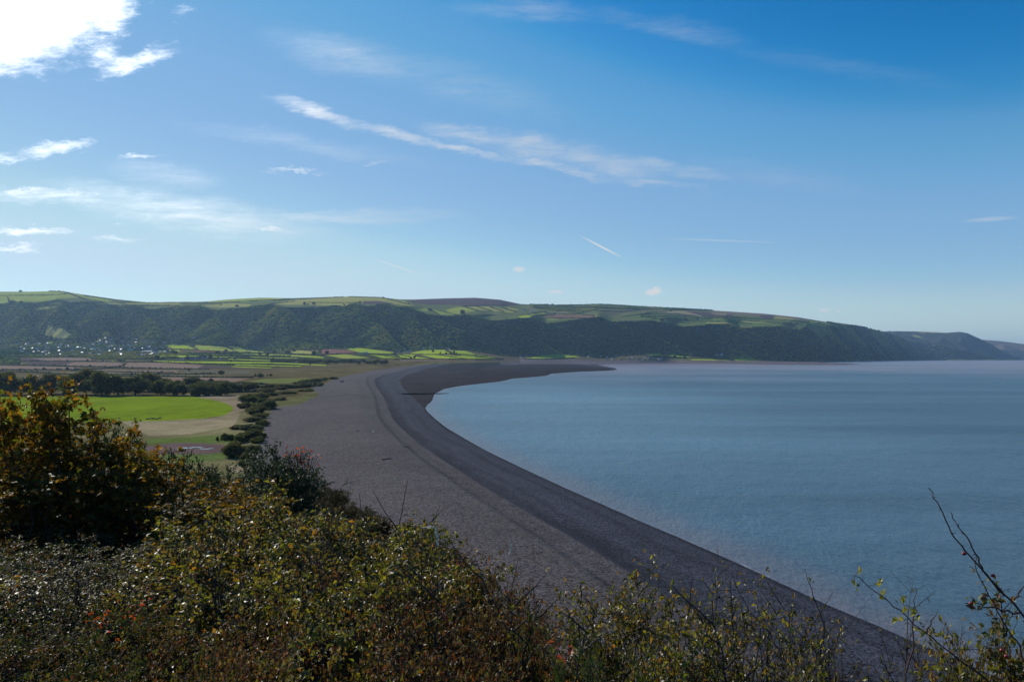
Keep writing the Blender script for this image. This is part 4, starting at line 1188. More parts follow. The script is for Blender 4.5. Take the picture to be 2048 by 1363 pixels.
for kind, pts, thick in HEDGES:
    ymin, ymax = (600, 6500) if kind == 'flat' else (4700, 12000)
    W3 = []
    for (ax, ay), (bx_, by_) in zip(pts[:-1], pts[1:]):
        nseg = max(int(abs(bx_ - ax) / 5), 2)
        for t_ in np.linspace(0, 1, nseg, endpoint=False):
            W3.append(hit(ax + (bx_ - ax) * t_, ay + (by_ - ay) * t_, ymin, ymax))
    W3.append(hit(pts[-1][0], pts[-1][1], ymin, ymax))
    W3 = np.array(W3)
    # refuse wild jumps behind ridges
    rs = np.random.RandomState(int(pts[0][0]) + 7)
    A_ = Acc(); base = W3[0].copy()
    for p0, p1 in zip(W3[:-1], W3[1:]):
        L_ = np.linalg.norm(p1 - p0)
        if L_ > 260: continue
        hm = thick * p0[1] / FPX
        step = max(hm * .8, 1.2)
        for t_ in np.arange(0, 1, step / max(L_, step)):
            q = p0 + (p1 - p0) * t_ - base
            r = hm * rs.uniform(.38, .72)
            big = 1.6 if rs.rand() < .07 else 1.0
            V, F = ICO1
            n_ = noise3(V + q * .37, 1.7)
            P = V * np.array([r * 1.25, r * 1.25, r * big * 1.05]) * (1 + .5 * n_)[:, None] + q + (rs.uniform(-.3, .3) * r, 0, r * .35 * big)
            A_.add(P, F, (rs.rand(), rs.rand(), 0))
    if A_.n == 0: continue
    o_ = mobj('hedge', A_.mesh('hedge', M_HEDGE), loc=tuple(base))
    i = hi_cnt[kind]; hi_cnt[kind] += 1
    tag(o_, f'dark hedge line dividing the {"valley" if kind == "flat" else "high hill"} fields, {ordw(i)} counting from the left end', 'hedge', f'hedges of the {"valley" if kind == "flat" else "high hill"} fields')
# ================================================================== houses, beach things, boats, cattle
def roof_house_mesh(w, d, h, rh, wallm, roofm, chimney=True, win=True):
    """wall block + overhanging gable roof + chimney + window openings, base centred at origin"""
    V = []; F = []; M = []
    def box(x0, x1, y0, y1, z0, z1, mi):
        b0 = len(V)
        V.extend([(x0, y0, z0), (x1, y0, z0), (x1, y1, z0), (x0, y1, z0), (x0, y0, z1), (x1, y0, z1), (x1, y1, z1), (x0, y1, z1)])
        for f in ((0, 3, 2, 1), (4, 5, 6, 7), (0, 1, 5, 4), (1, 2, 6, 5), (2, 3, 7, 6), (3, 0, 4, 7)):
            F.append([b0 + i for i in f]); M.append(mi)
    box(-w / 2, w / 2, -d / 2, d / 2, -2, h, 0)
    b0 = len(V)
    V.extend([(-w / 2, -d / 2, h), (-w / 2, d / 2, h), (-w / 2, 0, h + rh), (-w / 2, 0, h + rh), (w / 2, -d / 2, h), (w / 2, d / 2, h), (w / 2, 0, h + rh), (w / 2, 0, h + rh)])
    F.append([b0, b0 + 1, b0 + 2, b0 + 3]); M.append(0); F.append([b0 + 4, b0 + 5, b0 + 6, b0 + 7]); M.append(0)
    e = .5
    b0 = len(V)
    sl = rh / (d / 2)
    for s in (-1, 1):
        b0 = len(V)
        V.extend([(-w / 2 - e, s * (d / 2 + e), h - e * sl + .12), (w / 2 + e, s * (d / 2 + e), h - e * sl + .12), (w / 2 + e, 0, h + rh + .12), (-w / 2 - e, 0, h + rh + .12),
                  (-w / 2 - e, s * (d / 2 + e), h - e * sl - .1), (w / 2 + e, s * (d / 2 + e), h - e * sl - .1), (w / 2 + e, 0, h + rh - .1), (-w / 2 - e, 0, h + rh - .1)])
        for f in ((0, 1, 2, 3), (4, 7, 6, 5), (0, 4, 5, 1), (0, 3, 7, 4), (1, 5, 6, 2)):
            F.append([b0 + i for i in f]); M.append(1)
    if chimney:
        box(w * .3, w * .3 + .9, -.5, .5, h + rh * .5, h + rh + 1.3, 0)
    if win:
        for k in range(int(w // 3)):
            cx_ = -w / 2 + 1.6 + k * 3
            box(cx_ - .5, cx_ + .5, -d / 2 - .05, -d / 2 + .1, 1.0, 2.2, 2)
            if h > 4.5: box(cx_ - .5, cx_ + .5, -d / 2 - .05, -d / 2 + .1, 3.6, 4.7, 2)
    # drop the doubled gable vertex
    F2_ = []
    for f in F:
        F2_.append(f)
    me = bpy.data.meshes.new('house')
    me.from_pydata(V, [], [[i for k_, i in enumerate(f) if tuple(V[i]) not in [tuple(V[j]) for j in f[:k_]]] for f in F2_])
    for m__ in (wallm, roofm, M_WIN): me.materials.append(m__)
    me.polygons.foreach_set('material_index', M)
    me.update()
    return me


M_WIN = simple_mat('window_glass', (.03, .04, .05), .2, .05, 1, .6)
WALLS = {'white': simple_mat('white_render', (.62, .60, .56), .7, .06), 'cream': simple_mat('cream_render', (.60, .54, .42), .75, .08), 'grey': simple_mat('grey_stone', (.26, .25, .24), .85, .2), 'pink': simple_mat('red_sandstone', (.34, .20, .16), .85, .2)}
ROOFS = {'slate': simple_mat('slate_roof', (.10, .105, .125), .55, .25), 'tile': simple_mat('brown_tile_roof', (.15, .09, .07), .75, .25), 'pale': simple_mat('pale_sheet_roof', (.55, .58, .62), .5, .1)}
HM = {}
for wn in WALLS:
    for rn in ROOFS:
        HM[(wn, rn)] = roof_house_mesh(13, 8, 5.4, 3.4, WALLS[wn], ROOFS[rn])
BARN = {rn: roof_house_mesh(56, 16, 5, 3.2, WALLS['white'], ROOFS[rn], False) for rn in ROOFS}
TERR = {rn: roof_house_mesh(36, 9, 5.6, 3.4, WALLS['white'], ROOFS[rn]) for rn in ROOFS}
rsH = np.random.RandomState(3)


def fill_houses(poly, n, rows, place, ymin=3000, kinds=None, big=1.0):
    P = []
    x0, x1 = min(p[0] for p in poly), max(p[0] for p in poly); y0, y1 = min(p[1] for p in poly), max(p[1] for p in poly)
    tries = 0
    while len(P) < n and tries < 8000:
        tries += 1
        a, b_ = rsH.uniform(x0, x1), rsH.uniform(y0, y1)
        if not in_poly(np.array([a]), np.array([b_]), poly)[0]: continue
        if any(abs(a - c) < 3.8 and abs(b_ - d) < 1.3 for c, d in P): continue
        P.append((a, b_))
    edges = np.quantile([p[1] for p in P], np.linspace(0, 1, len(rows) + 1)); edges[-1] += 1
    for ri, rn in enumerate(rows):
        row = sorted(p for p in P if edges[ri] <= p[1] < edges[ri + 1])
        for i, (a, b_) in enumerate(row):
            x, y, z = hit(a, b_, ymin)
            wn = rsH.choice(['white', 'cream', 'grey', 'pink'], p=[.46, .18, .28, .08]); rf = rsH.choice(['slate', 'tile', 'pale'], p=[.62, .2, .18])
            o_ = mobj('house', HM[(wn, rf)], loc=(x, y, z - .3))
            o_.rotation_euler = (0, 0, rsH.choice([0, .4, -.5, 1.5, .2, -.2]) + rsH.uniform(-.2, .2)); s = rsH.uniform(.85, 1.25) * big; o_.scale = (s, s, s)
            tag(o_, f'{wn} house with {rf} roof, {ordw(i)} from left, {rn} of {place}', 'house', f'houses of {place}')


fill_houses([(34, 689), (60, 684.5), (110, 689), (150, 689), (200, 681.5), (260, 684), (300, 690), (330, 694), (334, 711), (240, 713), (150, 712), (60, 711), (36, 702)], 165,
            ['uppermost row', 'upper row', 'middle row', 'lower row', 'lowest row'], 'the village', 3200)
fill_houses([(195, 676), (240, 678), (330, 681), (372, 683), (372, 686), (280, 685), (200, 681)], 20, ['wooded edge row'], 'the village slope', 3200)
fill_houses([(786, 702), (812, 698), (850, 698), (905, 697.5), (905, 700), (870, 698.7), (835, 700.5), (816, 705.5), (790, 706)], 26, ['upper row', 'lower row'], 'the green field hamlet', 3500)
fill_houses([(1150, 708), (1180, 706), (1300, 712), (1300, 717), (1160, 717)], 16, ['only row'], 'the woodland edge hamlet', 4200)
fill_houses([(1205, 716.5), (1325, 716), (1325, 719.3), (1205, 719.3)], 16, ['only row'], 'the shore hamlet', 4200)


def one_house(px, py, me, label, sc=1.0, rz=0.0, ymin=900, name='house', cat='house', group=None):
    x, y, z = hit(px, py, ymin)
    o_ = mobj(name, me, loc=(x, y, z - .3)); o_.rotation_euler = (0, 0, rz); o_.scale = (sc,) * 3
    return tag(o_, label, cat, group)


one_house(301, 704, BARN['pale'], 'long low white building right of the village, left one of the pair', 1.05, .05, name='barn', cat='barn', group='white sheds beside the village')
one_house(323, 704.6, BARN['pale'], 'long low white building right of the village, right one of the pair', .9, -.08, name='barn', cat='barn', group='white sheds beside the village')
one_house(336.5, 705, HM[('white', 'slate')], 'small white cottage just right of the two long white sheds', 1.1, .1)
one_house(297, 696, HM[('white', 'pale')], 'bright white cottage above the long white sheds', 1.2, .1)
one_house(278, 712, HM[('white', 'slate')], 'bright white cottage at the lower right corner of the village', 1.2, .1)
one_house(388, 676, HM[('white', 'pale')], 'lone white house in the trees above the village', 1.3, .2)
one_house(543, 692.5, HM[('white', 'slate')], 'upper white cottage among trees above the narrow green fields', 1.7, .1)
one_house(546, 703, TERR['slate'], 'wide white farmhouse among trees above the narrow green fields', .8, .1)
for i, (a, b_, s_) in enumerate([(364, 719, .9), (385, 718.6, 1.3), (398, 718, 1.3), (409, 717, 1.2), (421, 716.5, 1.0), (440, 718.6, .7)]):
    one_house(a, b_, HM[('white' if i in (0, 5) else 'grey', 'slate' if i % 2 else 'tile')], f'farm building in the group amid the bright green strips, {ordw(i)} from the left', s_ * 1.2, .1 * i, name='farm_building', cat='farm building', group='farm buildings amid the green strips')
for i, (a, b_, s_) in enumerate([(718, 706.5, .8), (733, 707, 1.1), (728, 706.5, .9)]):
    one_house(a, b_, HM[('white', 'pale' if i else 'slate')], f'small pale farm shed between two bright green fields, {ordw(i)} of three', s_, .1, name='shed', cat='shed', group='pale sheds between the green fields')
one_house(861.5, 697, HM[('white', 'pale')], 'brightest white house above the far green fields', 1.5, .1)
one_house(1049, 622, HM[('white', 'slate')], 'left white farmhouse high on the hill fields', 1.9, .1, 5000)
one_house(1066, 622, TERR['pale'], 'right long white farmhouse high on the hill fields', 1.1, .1, 5000)
one_house(1399, 639, TERR['pale'], 'long white farmhouse amid the green hill fields', 1.1, .1, 5500)
one_house(1434, 710, HM[('white', 'slate')], 'left white cottage in trees above the last shore fields', 1.7, .1, 4200)
one_house(1443, 710, HM[('white', 'pale')], 'right white cottage in trees above the last shore fields', 1.6, -.1, 4200)
one_house(1043, 714.5, HM[('white', 'slate')], 'white cottage left of the far shore green field', 1.5, .1, 4200)
one_house(1303, 716.8, HM[('pink', 'slate')], 'reddish shore cottage at the end of the far hamlet', 1.9, .3, 4200)
one_house(1318, 718.5, HM[('white', 'slate')], 'last white cottage on the far shingle shore', 1.3, .3, 4200)
one_house(154, 611.5, TERR['slate'], 'long pale house in a wood clearing above the village', .9, .1, 4700)

# ---- cattle in the pasture
def skin_mesh(name, joints, bones, mat, sub=1, root=0):
    me = bpy.data.meshes.new(name)
    me.from_pydata([j[:3] for j in joints], bones, [])
    o_ = bpy.data.objects.new(name, me); link(o_)
    md = o_.modifiers.new('skin', 'SKIN'); md.use_smooth_shade = True
    for i, j in enumerate(joints):
        r = j[3]; sv_ = me.skin_vertices[0].data[i]
        sv_.radius = (r, j[4] if len(j) > 4 else r); sv_.use_root = (i == root)
    if sub: o_.modifiers.new('sub', 'SUBSURF').levels = sub
    dg = bpy.context.evaluated_depsgraph_get()
    out = bpy.data.meshes.new_from_object(o_.evaluated_get(dg)); out.name = name
    bpy.data.objects.remove(o_)
    out.materials.clear(); out.materials.append(mat)
    return out


def cow_mesh(head_down, lying, mat):
    lz = .55 if lying else 0
    J = [(0, 0, 1.0 - lz, .42, .36), (.55, 0, 1.02 - lz, .40, .34), (-.6, 0, 1.05 - lz, .38, .33), (.95, 0, 1.12 - lz, .27, .24)]
    if head_down: J += [(1.3, .05, .75, .15), (1.5, .1, .38, .13), (1.62, .12, .2, .09)]
    else: J += [(1.25, 0, 1.4 - lz, .16), (1.5, .05, 1.5 - lz, .14), (1.78, .1, 1.36 - lz, .09)]
    B = [(0, 1), (0, 2), (1, 3), (3, 4), (4, 5), (5, 6)]
    def leg(att, x, s, fr):
        k = len(J)
        if lying:
            J.extend([(x, s * .3, .35, .12), (x + (.4 if fr else .35), s * .38, .12, .07), (x + .05, s * .42, .08, .05)])
        else:
            J.extend([(x + (.02 if fr else -.04), s * .2, .72, .13), (x + (.0 if fr else -.14), s * .2, .42, .07), (x + (.02 if fr else -.06), s * .2, .04, .055)])
        B.extend([(att, k), (k, k + 1), (k + 1, k + 2)])
    leg(1, .62, 1, True); leg(1, .62, -1, True); leg(2, -.66, 1, False); leg(2, -.66, -1, False)
    k = len(J); J.extend([(-.98, 0, 1.12 - lz, .06), (-1.08, 0, .7 - lz * .6, .035), (-1.08, 0, .42 - lz * .4, .05)]); B.extend([(2, k), (k, k + 1), (k + 1, k + 2)])
    k = 5
    J.extend([(J[5][0] - .05, .22, J[5][2] + .12, .04), (J[5][0] - .05, -.18, J[5][2] + .12, .04)]); n = len(J); B.extend([(5, n - 2), (5, n - 1)])
    return skin_mesh('cow', J, B, mat)


M_COWB = simple_mat('black_cow_hide', (.012, .011, .010), .6, .2)
M_COWR = simple_mat('brown_cow_hide', (.07, .03, .018), .6, .2)
cowA = cow_mesh(True, False, M_COWB); cowB = cow_mesh(False, False, M_COWB); cowC = cow_mesh(False, True, M_COWR); cowD = cow_mesh(False, True, M_COWB)
for px_, py_, me, rz, lab in [(269, 837.3, cowC, .1, 'lone reddish brown cow lying apart at the left of the herd'), (294.5, 838.3, cowC, .4, 'brown cow lying at the left end of the close group'),
                              (302.5, 838.8, cowA, 3.0, 'black cow grazing, larger one left of the close pair'), (307, 838.8, cowB, 1.4, 'black cow standing end on, in the middle of the group'),
                              (312.5, 838.3, cowD, .1, 'black cow lying low, second from the right'), (319.5, 837.8, cowB, .35, 'black cow standing at the right end of the group')]:
    x, y, z = hit(px_, py_)
    o_ = mobj('cow', me, loc=(x, y, z)); o_.rotation_euler = (0, 0, rz); o_.scale = (1.08,) * 3
    tag(o_, lab, 'cow', 'cattle in the bright green pasture')

# ---- concrete pillbox on the shingle crest
M_CONC = simple_mat('weathered_concrete', (.075, .073, .07), .9, .25, 1.5, .1)
x, y, z = hit(684, 763.5)
pb = empty('pillbox', (x, y, z), .35)
tag(pb, 'dark concrete wartime lookout box on the bend of the shingle crest', 'pillbox')
import bmesh


def prism(poly, z0, z1):
    n = len(poly)
    V = [(p[0], p[1], z0) for p in poly] + [(p[0], p[1], z1) for p in poly]
    F = [list(range(n))[::-1], list(range(n, 2 * n))] + [[i, (i + 1) % n, (i + 1) % n + n, i + n] for i in range(n)]
    return V, F


def poly_mesh(name, parts, mat):
    V = []; F = []
    for v, f in parts:
        b0 = len(V); V.extend(v); F.extend([[i + b0 for i in q] for q in f])
    me = bpy.data.meshes.new(name); me.from_pydata(V, [], F); me.materials.append(mat); me.update()
    return me


hexo = [(2.6 * math.cos(a) * (1.3 if i in (0, 3) else 1), 2.2 * math.sin(a)) for i, a in enumerate(np.arange(6) * math.pi / 3)]
mobj('wall', poly_mesh('wall', [prism(hexo, -.6, 1.7)], M_CONC), pb)
mobj('roof', poly_mesh('roof', [prism([(p[0] * 1.1, p[1] * 1.1) for p in hexo], 1.7, 2.05)], M_CONC), pb)
mobj('embrasure', poly_mesh('embrasure', [prism([(-.7, -2.02), (.7, -2.02), (.7, -1.7), (-.7, -1.7)], .95, 1.3)], M_WIN), pb)

# ---- groyne
M_TIMB = simple_mat('wet_timber', (.025, .02, .018), .7, .3, 3, .2)
g0 = ground_hit(803, 785.6, 2.6); g1 = ground_hit(897, 786.4, .2)
gr = empty('groyne', (g0[0], g0[1], 0)); tag(gr, 'dark timber groyne running from the shingle into the water', 'groyne')
L_ = math.dist(g0, g1); ang_ = math.atan2(g1[1] - g0[1], g1[0] - g0[0]); gr.rotation_euler = (0, 0, ang_)
gr.location.z = -(g0[0] ** 2 + g0[1] ** 2) / R2
npost = 24
for i in range(npost):
    t_ = i / (npost - 1); zt = 2.5 * (1 - t_) + .6 * t_
    o_ = mobj('post', poly_mesh('post', [prism([(-.16, -.16), (.16, -.16), (.16, .16), (-.16, .16)], -2, zt + (.25 if i % 3 else .45))], M_TIMB), gr, (L_ * t_, 0, 0)) if i == 0 else mobj('post', poly_mesh('post', [prism([(-.16, -.16), (.16, -.16), (.16, .16), (-.16, .16)], -2, zt + (.25 if i % 3 else .45))], M_TIMB), gr, (L_ * t_, 0, 0))
pv = []
for k in range(4):
    pv.append(([(0, .18, -1.2 + k * .1), (L_, .18, -1.2 + k * .1), (L_, .26, -1.2), (0, .26, -1.2), (0, .18, 2.4), (L_, .18, .45), (L_, .26, .45), (0, .26, 2.4)],
               [(0, 3, 2, 1), (4, 5, 6, 7), (0, 1, 5, 4), (1, 2, 6, 5), (2, 3, 7, 6), (3, 0, 4, 7)])) if k == 0 else None
mobj('planking', poly_mesh('planking', pv, M_TIMB), gr)

# ---- driftwood and bits on the shingle
M_DRIFT = simple_mat('grey_driftwood', (.045, .038, .033), .85, .3, 6, .1)
M_WHITEP = simple_mat('white_plastic', (.8, .8, .78), .4, .05, 5, .4)


def skin_obj(name, J, B, mat, loc, label, cat, group=None, rz=0, sub=1):
    o_ = mobj(name, skin_mesh(name, J, B, mat, sub), loc=loc); o_.rotation_euler = (0, 0, rz)
    return tag(o_, label, cat, group)


for (a, b_, s_, lab) in [(775, 918.5, 1.0, 'forked driftwood log on the upper shingle'), (812.5, 894.5, .8, 'driftwood branch lying in the dark berm of the shingle'), (716, 862, .6, 'short driftwood stick on the flat shingle'),
                         ]:
    if s_ == 0: continue
    x, y, z = hit(a, b_)
    s = s_ * 1.35
    skin_obj('driftwood', [(-1.6 * s, 0, .15, .14 * s), (-.5 * s, .1, .3, .16 * s), (.6 * s, 0, .28, .13 * s), (1.5 * s, -.2, .5, .07 * s), (.9 * s, .5, .8 * s, .06 * s), (-1.9 * s, -.2, .5 * s, .09 * s)], [(0, 1), (1, 2), (2, 3), (2, 4), (0, 5)],
             M_DRIFT, (x, y, z), lab, 'driftwood', None, .3)
x, y, z = hit(744.5, 864)
skin_obj('container', [(0, 0, .25, .45), (.7, 0, .3, .45), (.95, 0, .35, .2)], [(0, 1), (1, 2)], M_WHITEP, (x, y, z), 'white plastic drum washed up on the blue grey shingle', 'drum', None, .4)

# ---- boats on the water
def boat_mesh(L, B, H, mat):
    n = 9; V = []; F = []
    for i in range(n):
        t_ = i / (n - 1); x_ = -L / 2 + L * t_
        hw = B / 2 * (1 - max(0, (t_ - .45) / .55) ** 2.2) * (.85 + .15 * min(1, t_ * 3)); sh = H * (1 + .35 * t_ ** 2)
        V += [(x_, -hw, sh), (x_, -hw * .75, .0), (x_, 0, -.35 * H), (x_, hw * .75, 0), (x_, hw, sh), (x_, hw * .85, sh - .05), (x_, hw * .6, .12), (x_, -hw * .6, .12), (x_, -hw * .85, sh - .05)]
    for i in range(n - 1):
        for k in range(9):
            a = i * 9 + k; b_ = i * 9 + (k + 1) % 9
            F.append([a, b_, b_ + 9, a + 9])
    F.append([k for k in range(9)]); F.append([(n - 1) * 9 + k for k in range(9)][::-1])
    me = bpy.data.meshes.new('hull'); me.from_pydata(V, [], F); me.materials.append(mat); me.update(); return me


M_DARKH = simple_mat('dark_hull_paint', (.02, .025, .035), .4, .1, 1, .4)
M_ORANGE = simple_mat('yellow_float', (.75, .6, .12), .4, .05)


def sea_at(px, py):
    x, y = ground_hit(px, py, 0); return (x, y, -(x * x + y * y) / R2)


bt = empty('motor_boat', sea_at(1809, 755.5), .6); tag(bt, 'small dark motor boat with white cabin out on the bay', 'boat')
mobj('hull', boat_mesh(6.5, 2.3, .8, M_DARKH), bt)
mobj('cabin', poly_mesh('cabin', [prism([(-2.9, -.8), (-.9, -.7), (-.9, .7), (-2.9, .8)], .5, 2.3)], M_WHITEP), bt)
mobj('windscreen', poly_mesh('windscreen', [prism([(-.89, -.6), (-.82, -.6), (-.82, .6), (-.89, .6)], 1.5, 2.1)], M_WIN), bt)
bt = empty('moored_boat', sea_at(2010, 756.5), 2.2); tag(bt, 'tiny white open boat moored at the right edge of the bay', 'boat')
mobj('hull', boat_mesh(4.2, 1.8, .75, M_WHITEP), bt)
mobj('engine', poly_mesh('engine', [prism([(-2.5, -.2), (-2.1, -.2), (-2.1, .2), (-2.5, .2)], .1, 1.2)], M_DARKH), bt)
mobj('thwart', poly_mesh('thwart', [prism([(-.3, -.75), (.1, -.75), (.1, .75), (-.3, .75)], .55, .62)], M_DRIFT), bt)

# ---- pools of water on the mud and the foreshore
m_, t, b = material('still_water'); b.inputs['Base Color'].default_value = (.05, .06, .07, 1); b.inputs['Roughness'].default_value = .08; b.inputs['IOR'].default_value = 1.33
rsP = np.random.RandomState(9)
for (a, b_, rx, ry) in [(372, 896, 17, 1.6), (394, 894.5, 12, 1.2), (408, 898, 13, 1.1), (350, 899, 9, 1.0), (422, 896.5, 6, .8), (912, 743.3, 9, .9), (798, 728.8, 6, .6), (765, 737.5, 12, .5)]:
    ring = []
    for k in range(22):
        th_ = k / 22 * 2 * math.pi; rr = 1 + rsP.uniform(-.35, .35)
        ring.append(hit(a + rx * rr * math.cos(th_), b_ + .6 * ry * rr * math.sin(th_)))
    zc = max(p[2] for p in ring) + .05
    me = bpy.data.meshes.new('water'); me.from_pydata([(p[0], p[1], zc) for p in ring], [], [list(range(22))]); me.materials.append(m_)
    tag(mobj('water', me), kind='structure')
# ================================================================== foreground scrub
def tubes(P0, P1, r0, r1, n=4):
    """many tapered sticks at once; returns V, F"""
    P0 = np.asarray(P0, float); P1 = np.asarray(P1, float); m = len(P0)
    d = P1 - P0; d /= np.linalg.norm(d, axis=1, keepdims=True) + 1e-9
    ref = np.where(np.abs(d[:, 2:3]) > .9, np.array([[1., 0, 0]]), np.array([[0, 0, 1.]]))
    a = np.cross(d, ref); a /= np.linalg.norm(a, axis=1, keepdims=True) + 1e-9
    b_ = np.cross(d, a)
    th_ = np.linspace(0, 2 * math.pi, n, endpoint=False)
    ring = np.cos(th_)[None, :, None] * a[:, None] + np.sin(th_)[None, :, None] * b_[:, None]
    r0 = np.broadcast_to(r0, (m,))[:, None, None]; r1 = np.broadcast_to(r1, (m,))[:, None, None]
    V = np.concatenate([P0[:, None] + ring * r0, P1[:, None] + ring * r1], 1).reshape(-1, 3)
    i = np.arange(n); j = (i + 1) % n
    f = np.stack([i, j, j + n, i + n], 1)
    F = (f[None] + (np.arange(m) * 2 * n)[:, None, None]).reshape(-1, 4)
    return V, F


def leaves(C, D_, N_, L, Wd, c, shape='oval', curl=.25):
    """leaf blades: base C, direction D, face normal N, length L, width W"""
    n = len(C)
    D_ = D_ / (np.linalg.norm(D_, axis=1, keepdims=True) + 1e-9)
    S = np.cross(D_, N_); S /= np.linalg.norm(S, axis=1, keepdims=True) + 1e-9
    N2 = np.cross(S, D_)
    L = np.broadcast_to(L, (n,))[:, None]; Wd = np.broadcast_to(Wd, (n,))[:, None]
    if shape == 'oval':
        tip = C + D_ * L - N2 * L * curl
        mid = C + D_ * L * .5 - N2 * L * .02
        l = mid + S * Wd * .5 + N2 * Wd * .16; r = mid - S * Wd * .5 + N2 * Wd * .16
        V = np.stack([C, l, tip, r, mid - N2 * Wd * .05], 1).reshape(-1, 3)
        F = np.concatenate([np.stack([np.arange(n) * 5 + k for k in q], 1) for q in ((0, 1, 2, 4), (0, 4, 2, 3))])
        return V, F, np.repeat(c, 5, 0)
    # maple-like blade with three lobes
    pt = [(0, 0, 0), (.22, .50, .05), (.55, .62, -.1), (.50, .24, .04), (1.0, 0, -.2), (.50, -.24, .04), (.55, -.62, -.1), (.22, -.50, .05), (.38, 0, -.02)]
    V = np.stack([C + D_ * L * a_ + S * Wd * b_ + N2 * L * (z_ * curl * 3) for a_, b_, z_ in pt], 1).reshape(-1, 3)
    q = ((0, 1, 2, 8), (8, 2, 3, 4), (8, 4, 5, 6), (0, 8, 6, 7))
    F = np.concatenate([np.stack([np.arange(n) * 9 + k for k in qq], 1) for qq in q])
    return V, F, np.repeat(c, 9, 0)


def bush(seed, H=1.6, R=.9, stems=9, br=7, tw=7, lv=7, leaf=.035, tl=.16, shape='oval', stem_r=.012, upright=.5, mats=None, bare=0.0, low=.12, skirt=.0, berries=0, hue=(0, 1)):
    rs = np.random.RandomState(seed)
    S0, S1, R0, R1 = [], [], [], []
    tips = []
    for s in range(stems):
        a = rs.uniform(0, 2 * math.pi); rad = R * math.sqrt(rs.rand())
        hh = H * (1 - .45 * (rad / R) ** 2) * rs.uniform(.8, 1.03)
        base = np.array([math.cos(a), math.sin(a), 0]) * rad * .35 * rs.rand(); base[2] = -.15
        end = np.array([math.cos(a) * rad, math.sin(a) * rad, hh])
        nseg = 6
        bow = rand_dirs(rs, 1)[0] * H * .07
        pts = [base + (end - base) * t_ + bow * math.sin(math.pi * t_) + rand_dirs(rs, 1)[0] * H * .018 for t_ in np.linspace(0, 1, nseg)]
        rr = np.linspace(stem_r, stem_r * .22, nseg) * rs.uniform(.7, 1.15)
        for k in range(nseg - 1):
            S0.append(pts[k]); S1.append(pts[k + 1]); R0.append(rr[k]); R1.append(rr[k + 1])
        for b_ in range(br):
            t_ = rs.uniform(low, 1.0) ** .8; k = min(int(t_ * (nseg - 1)), nseg - 2); f = t_ * (nseg - 1) - k
            p = pts[k] * (1 - f) + pts[k + 1] * f
            d = rand_dirs(rs, 1)[0]; d[2] = abs(d[2]) * upright + (1 - t_) * .1 - skirt * (1 - t_); d[:2] += p[:2] / (R + 1e-6) * .35; d /= np.linalg.norm(d)
            bl = H * rs.uniform(.16, .34) * (1.15 - .5 * t_)
            e = p + d * bl; m_ = (p + e) / 2 + rand_dirs(rs, 1)[0] * bl * .10
            S0 += [p, m_]; S1 += [m_, e]; R0 += [rr[k] * .5, rr[k] * .34]; R1 += [rr[k] * .34, rr[k] * .16]
            tips.append((p, m_, e, d, rr[k] * .25))
        tips.append((pts[-2], (pts[-2] + pts[-1]) / 2, pts[-1], (pts[-1] - pts[-2]) / np.linalg.norm(pts[-1] - pts[-2]), rr[-2]))
    # twigs, vectorised
    nb = len(tips)
    A = np.array([t_[0] for t_ in tips]); M = np.array([t_[1] for t_ in tips]); E = np.array([t_[2] for t_ in tips]); Dd = np.array([t_[3] for t_ in tips]); TR = np.array([t_[4] for t_ in tips])
    u = rs.rand(nb, tw) * .85 + .15
    P = np.where((u < .5)[..., None], A[:, None] + (M - A)[:, None] * (u * 2)[..., None], M[:, None] + (E - M)[:, None] * (u * 2 - 1)[..., None]).reshape(-1, 3)
    d = rand_dirs(rs, len(P)); d[:, 2] = d[:, 2] * .6 + upright * .45; d += np.repeat(Dd, tw, 0) * .6; d /= np.linalg.norm(d, axis=1, keepdims=True)
    ln = tl * rs.uniform(.5, 1.3, len(P))
    Q = P + d * ln[:, None]
    trr = np.repeat(TR, tw).clip(.0011, .0035)
    S0 = np.concatenate([np.array(S0), P]); S1 = np.concatenate([np.array(S1), Q]); R0 = np.concatenate([R0, trr]); R1 = np.concatenate([R1, trr * .45])
    Vt, Ft = tubes(S0, S1, R0, R1, 4)
    # leaves
    keep = rs.rand(len(P)) > bare
    P, Q, d, ln = P[keep], Q[keep], d[keep], ln[keep]
    n = len(P) * lv
    w_ = rs.rand(n) ** .8
    C = np.repeat(P, lv, 0) + np.repeat(Q - P, lv, 0) * w_[:, None]
    ld = np.repeat(d, lv, 0) * .5 + rand_dirs(rs, n) * .9; ld[:, 2] -= .15
    nn = rand_dirs(rs, n) * .75; nn[:, 2] += .8
    sz = leaf * rs.uniform(.55, 1.25, n)
    clump = np.repeat(rs.rand(len(P)), lv)
    c = np.stack([np.clip(hue[0] + (hue[1] - hue[0]) * np.clip(clump * .5 + rs.rand(n) * .5 + rs.normal(0, .12, n), 0, 1), 0, 1), rs.rand(n), np.zeros(n)], 1)
    Vl, Fl, Cl = leaves(C, ld, nn, sz, sz * (.58 if shape == 'oval' else .8), c, shape)
    out = [('branches', np_mesh('branches', Vt, Ft, mats[0])), ('leaves', np_mesh('leaves', Vl, Fl, mats[1], Cl))]
    if berries:
        k = rs.choice(len(P), berries); V, F = ICO1
        Vb = (V[None] * .0062 * rs.uniform(.8, 1.2, (berries, 1, 1)) + (P[k] + (0, 0, -.006))[:, None]).reshape(-1, 3)
        Fb = (F[None] + (np.arange(berries) * len(V))[:, None, None]).reshape(-1, 3)
        out.append(('berries', np_mesh('berries', Vb, Fb, M_SLOE, smooth=True)))
    return out


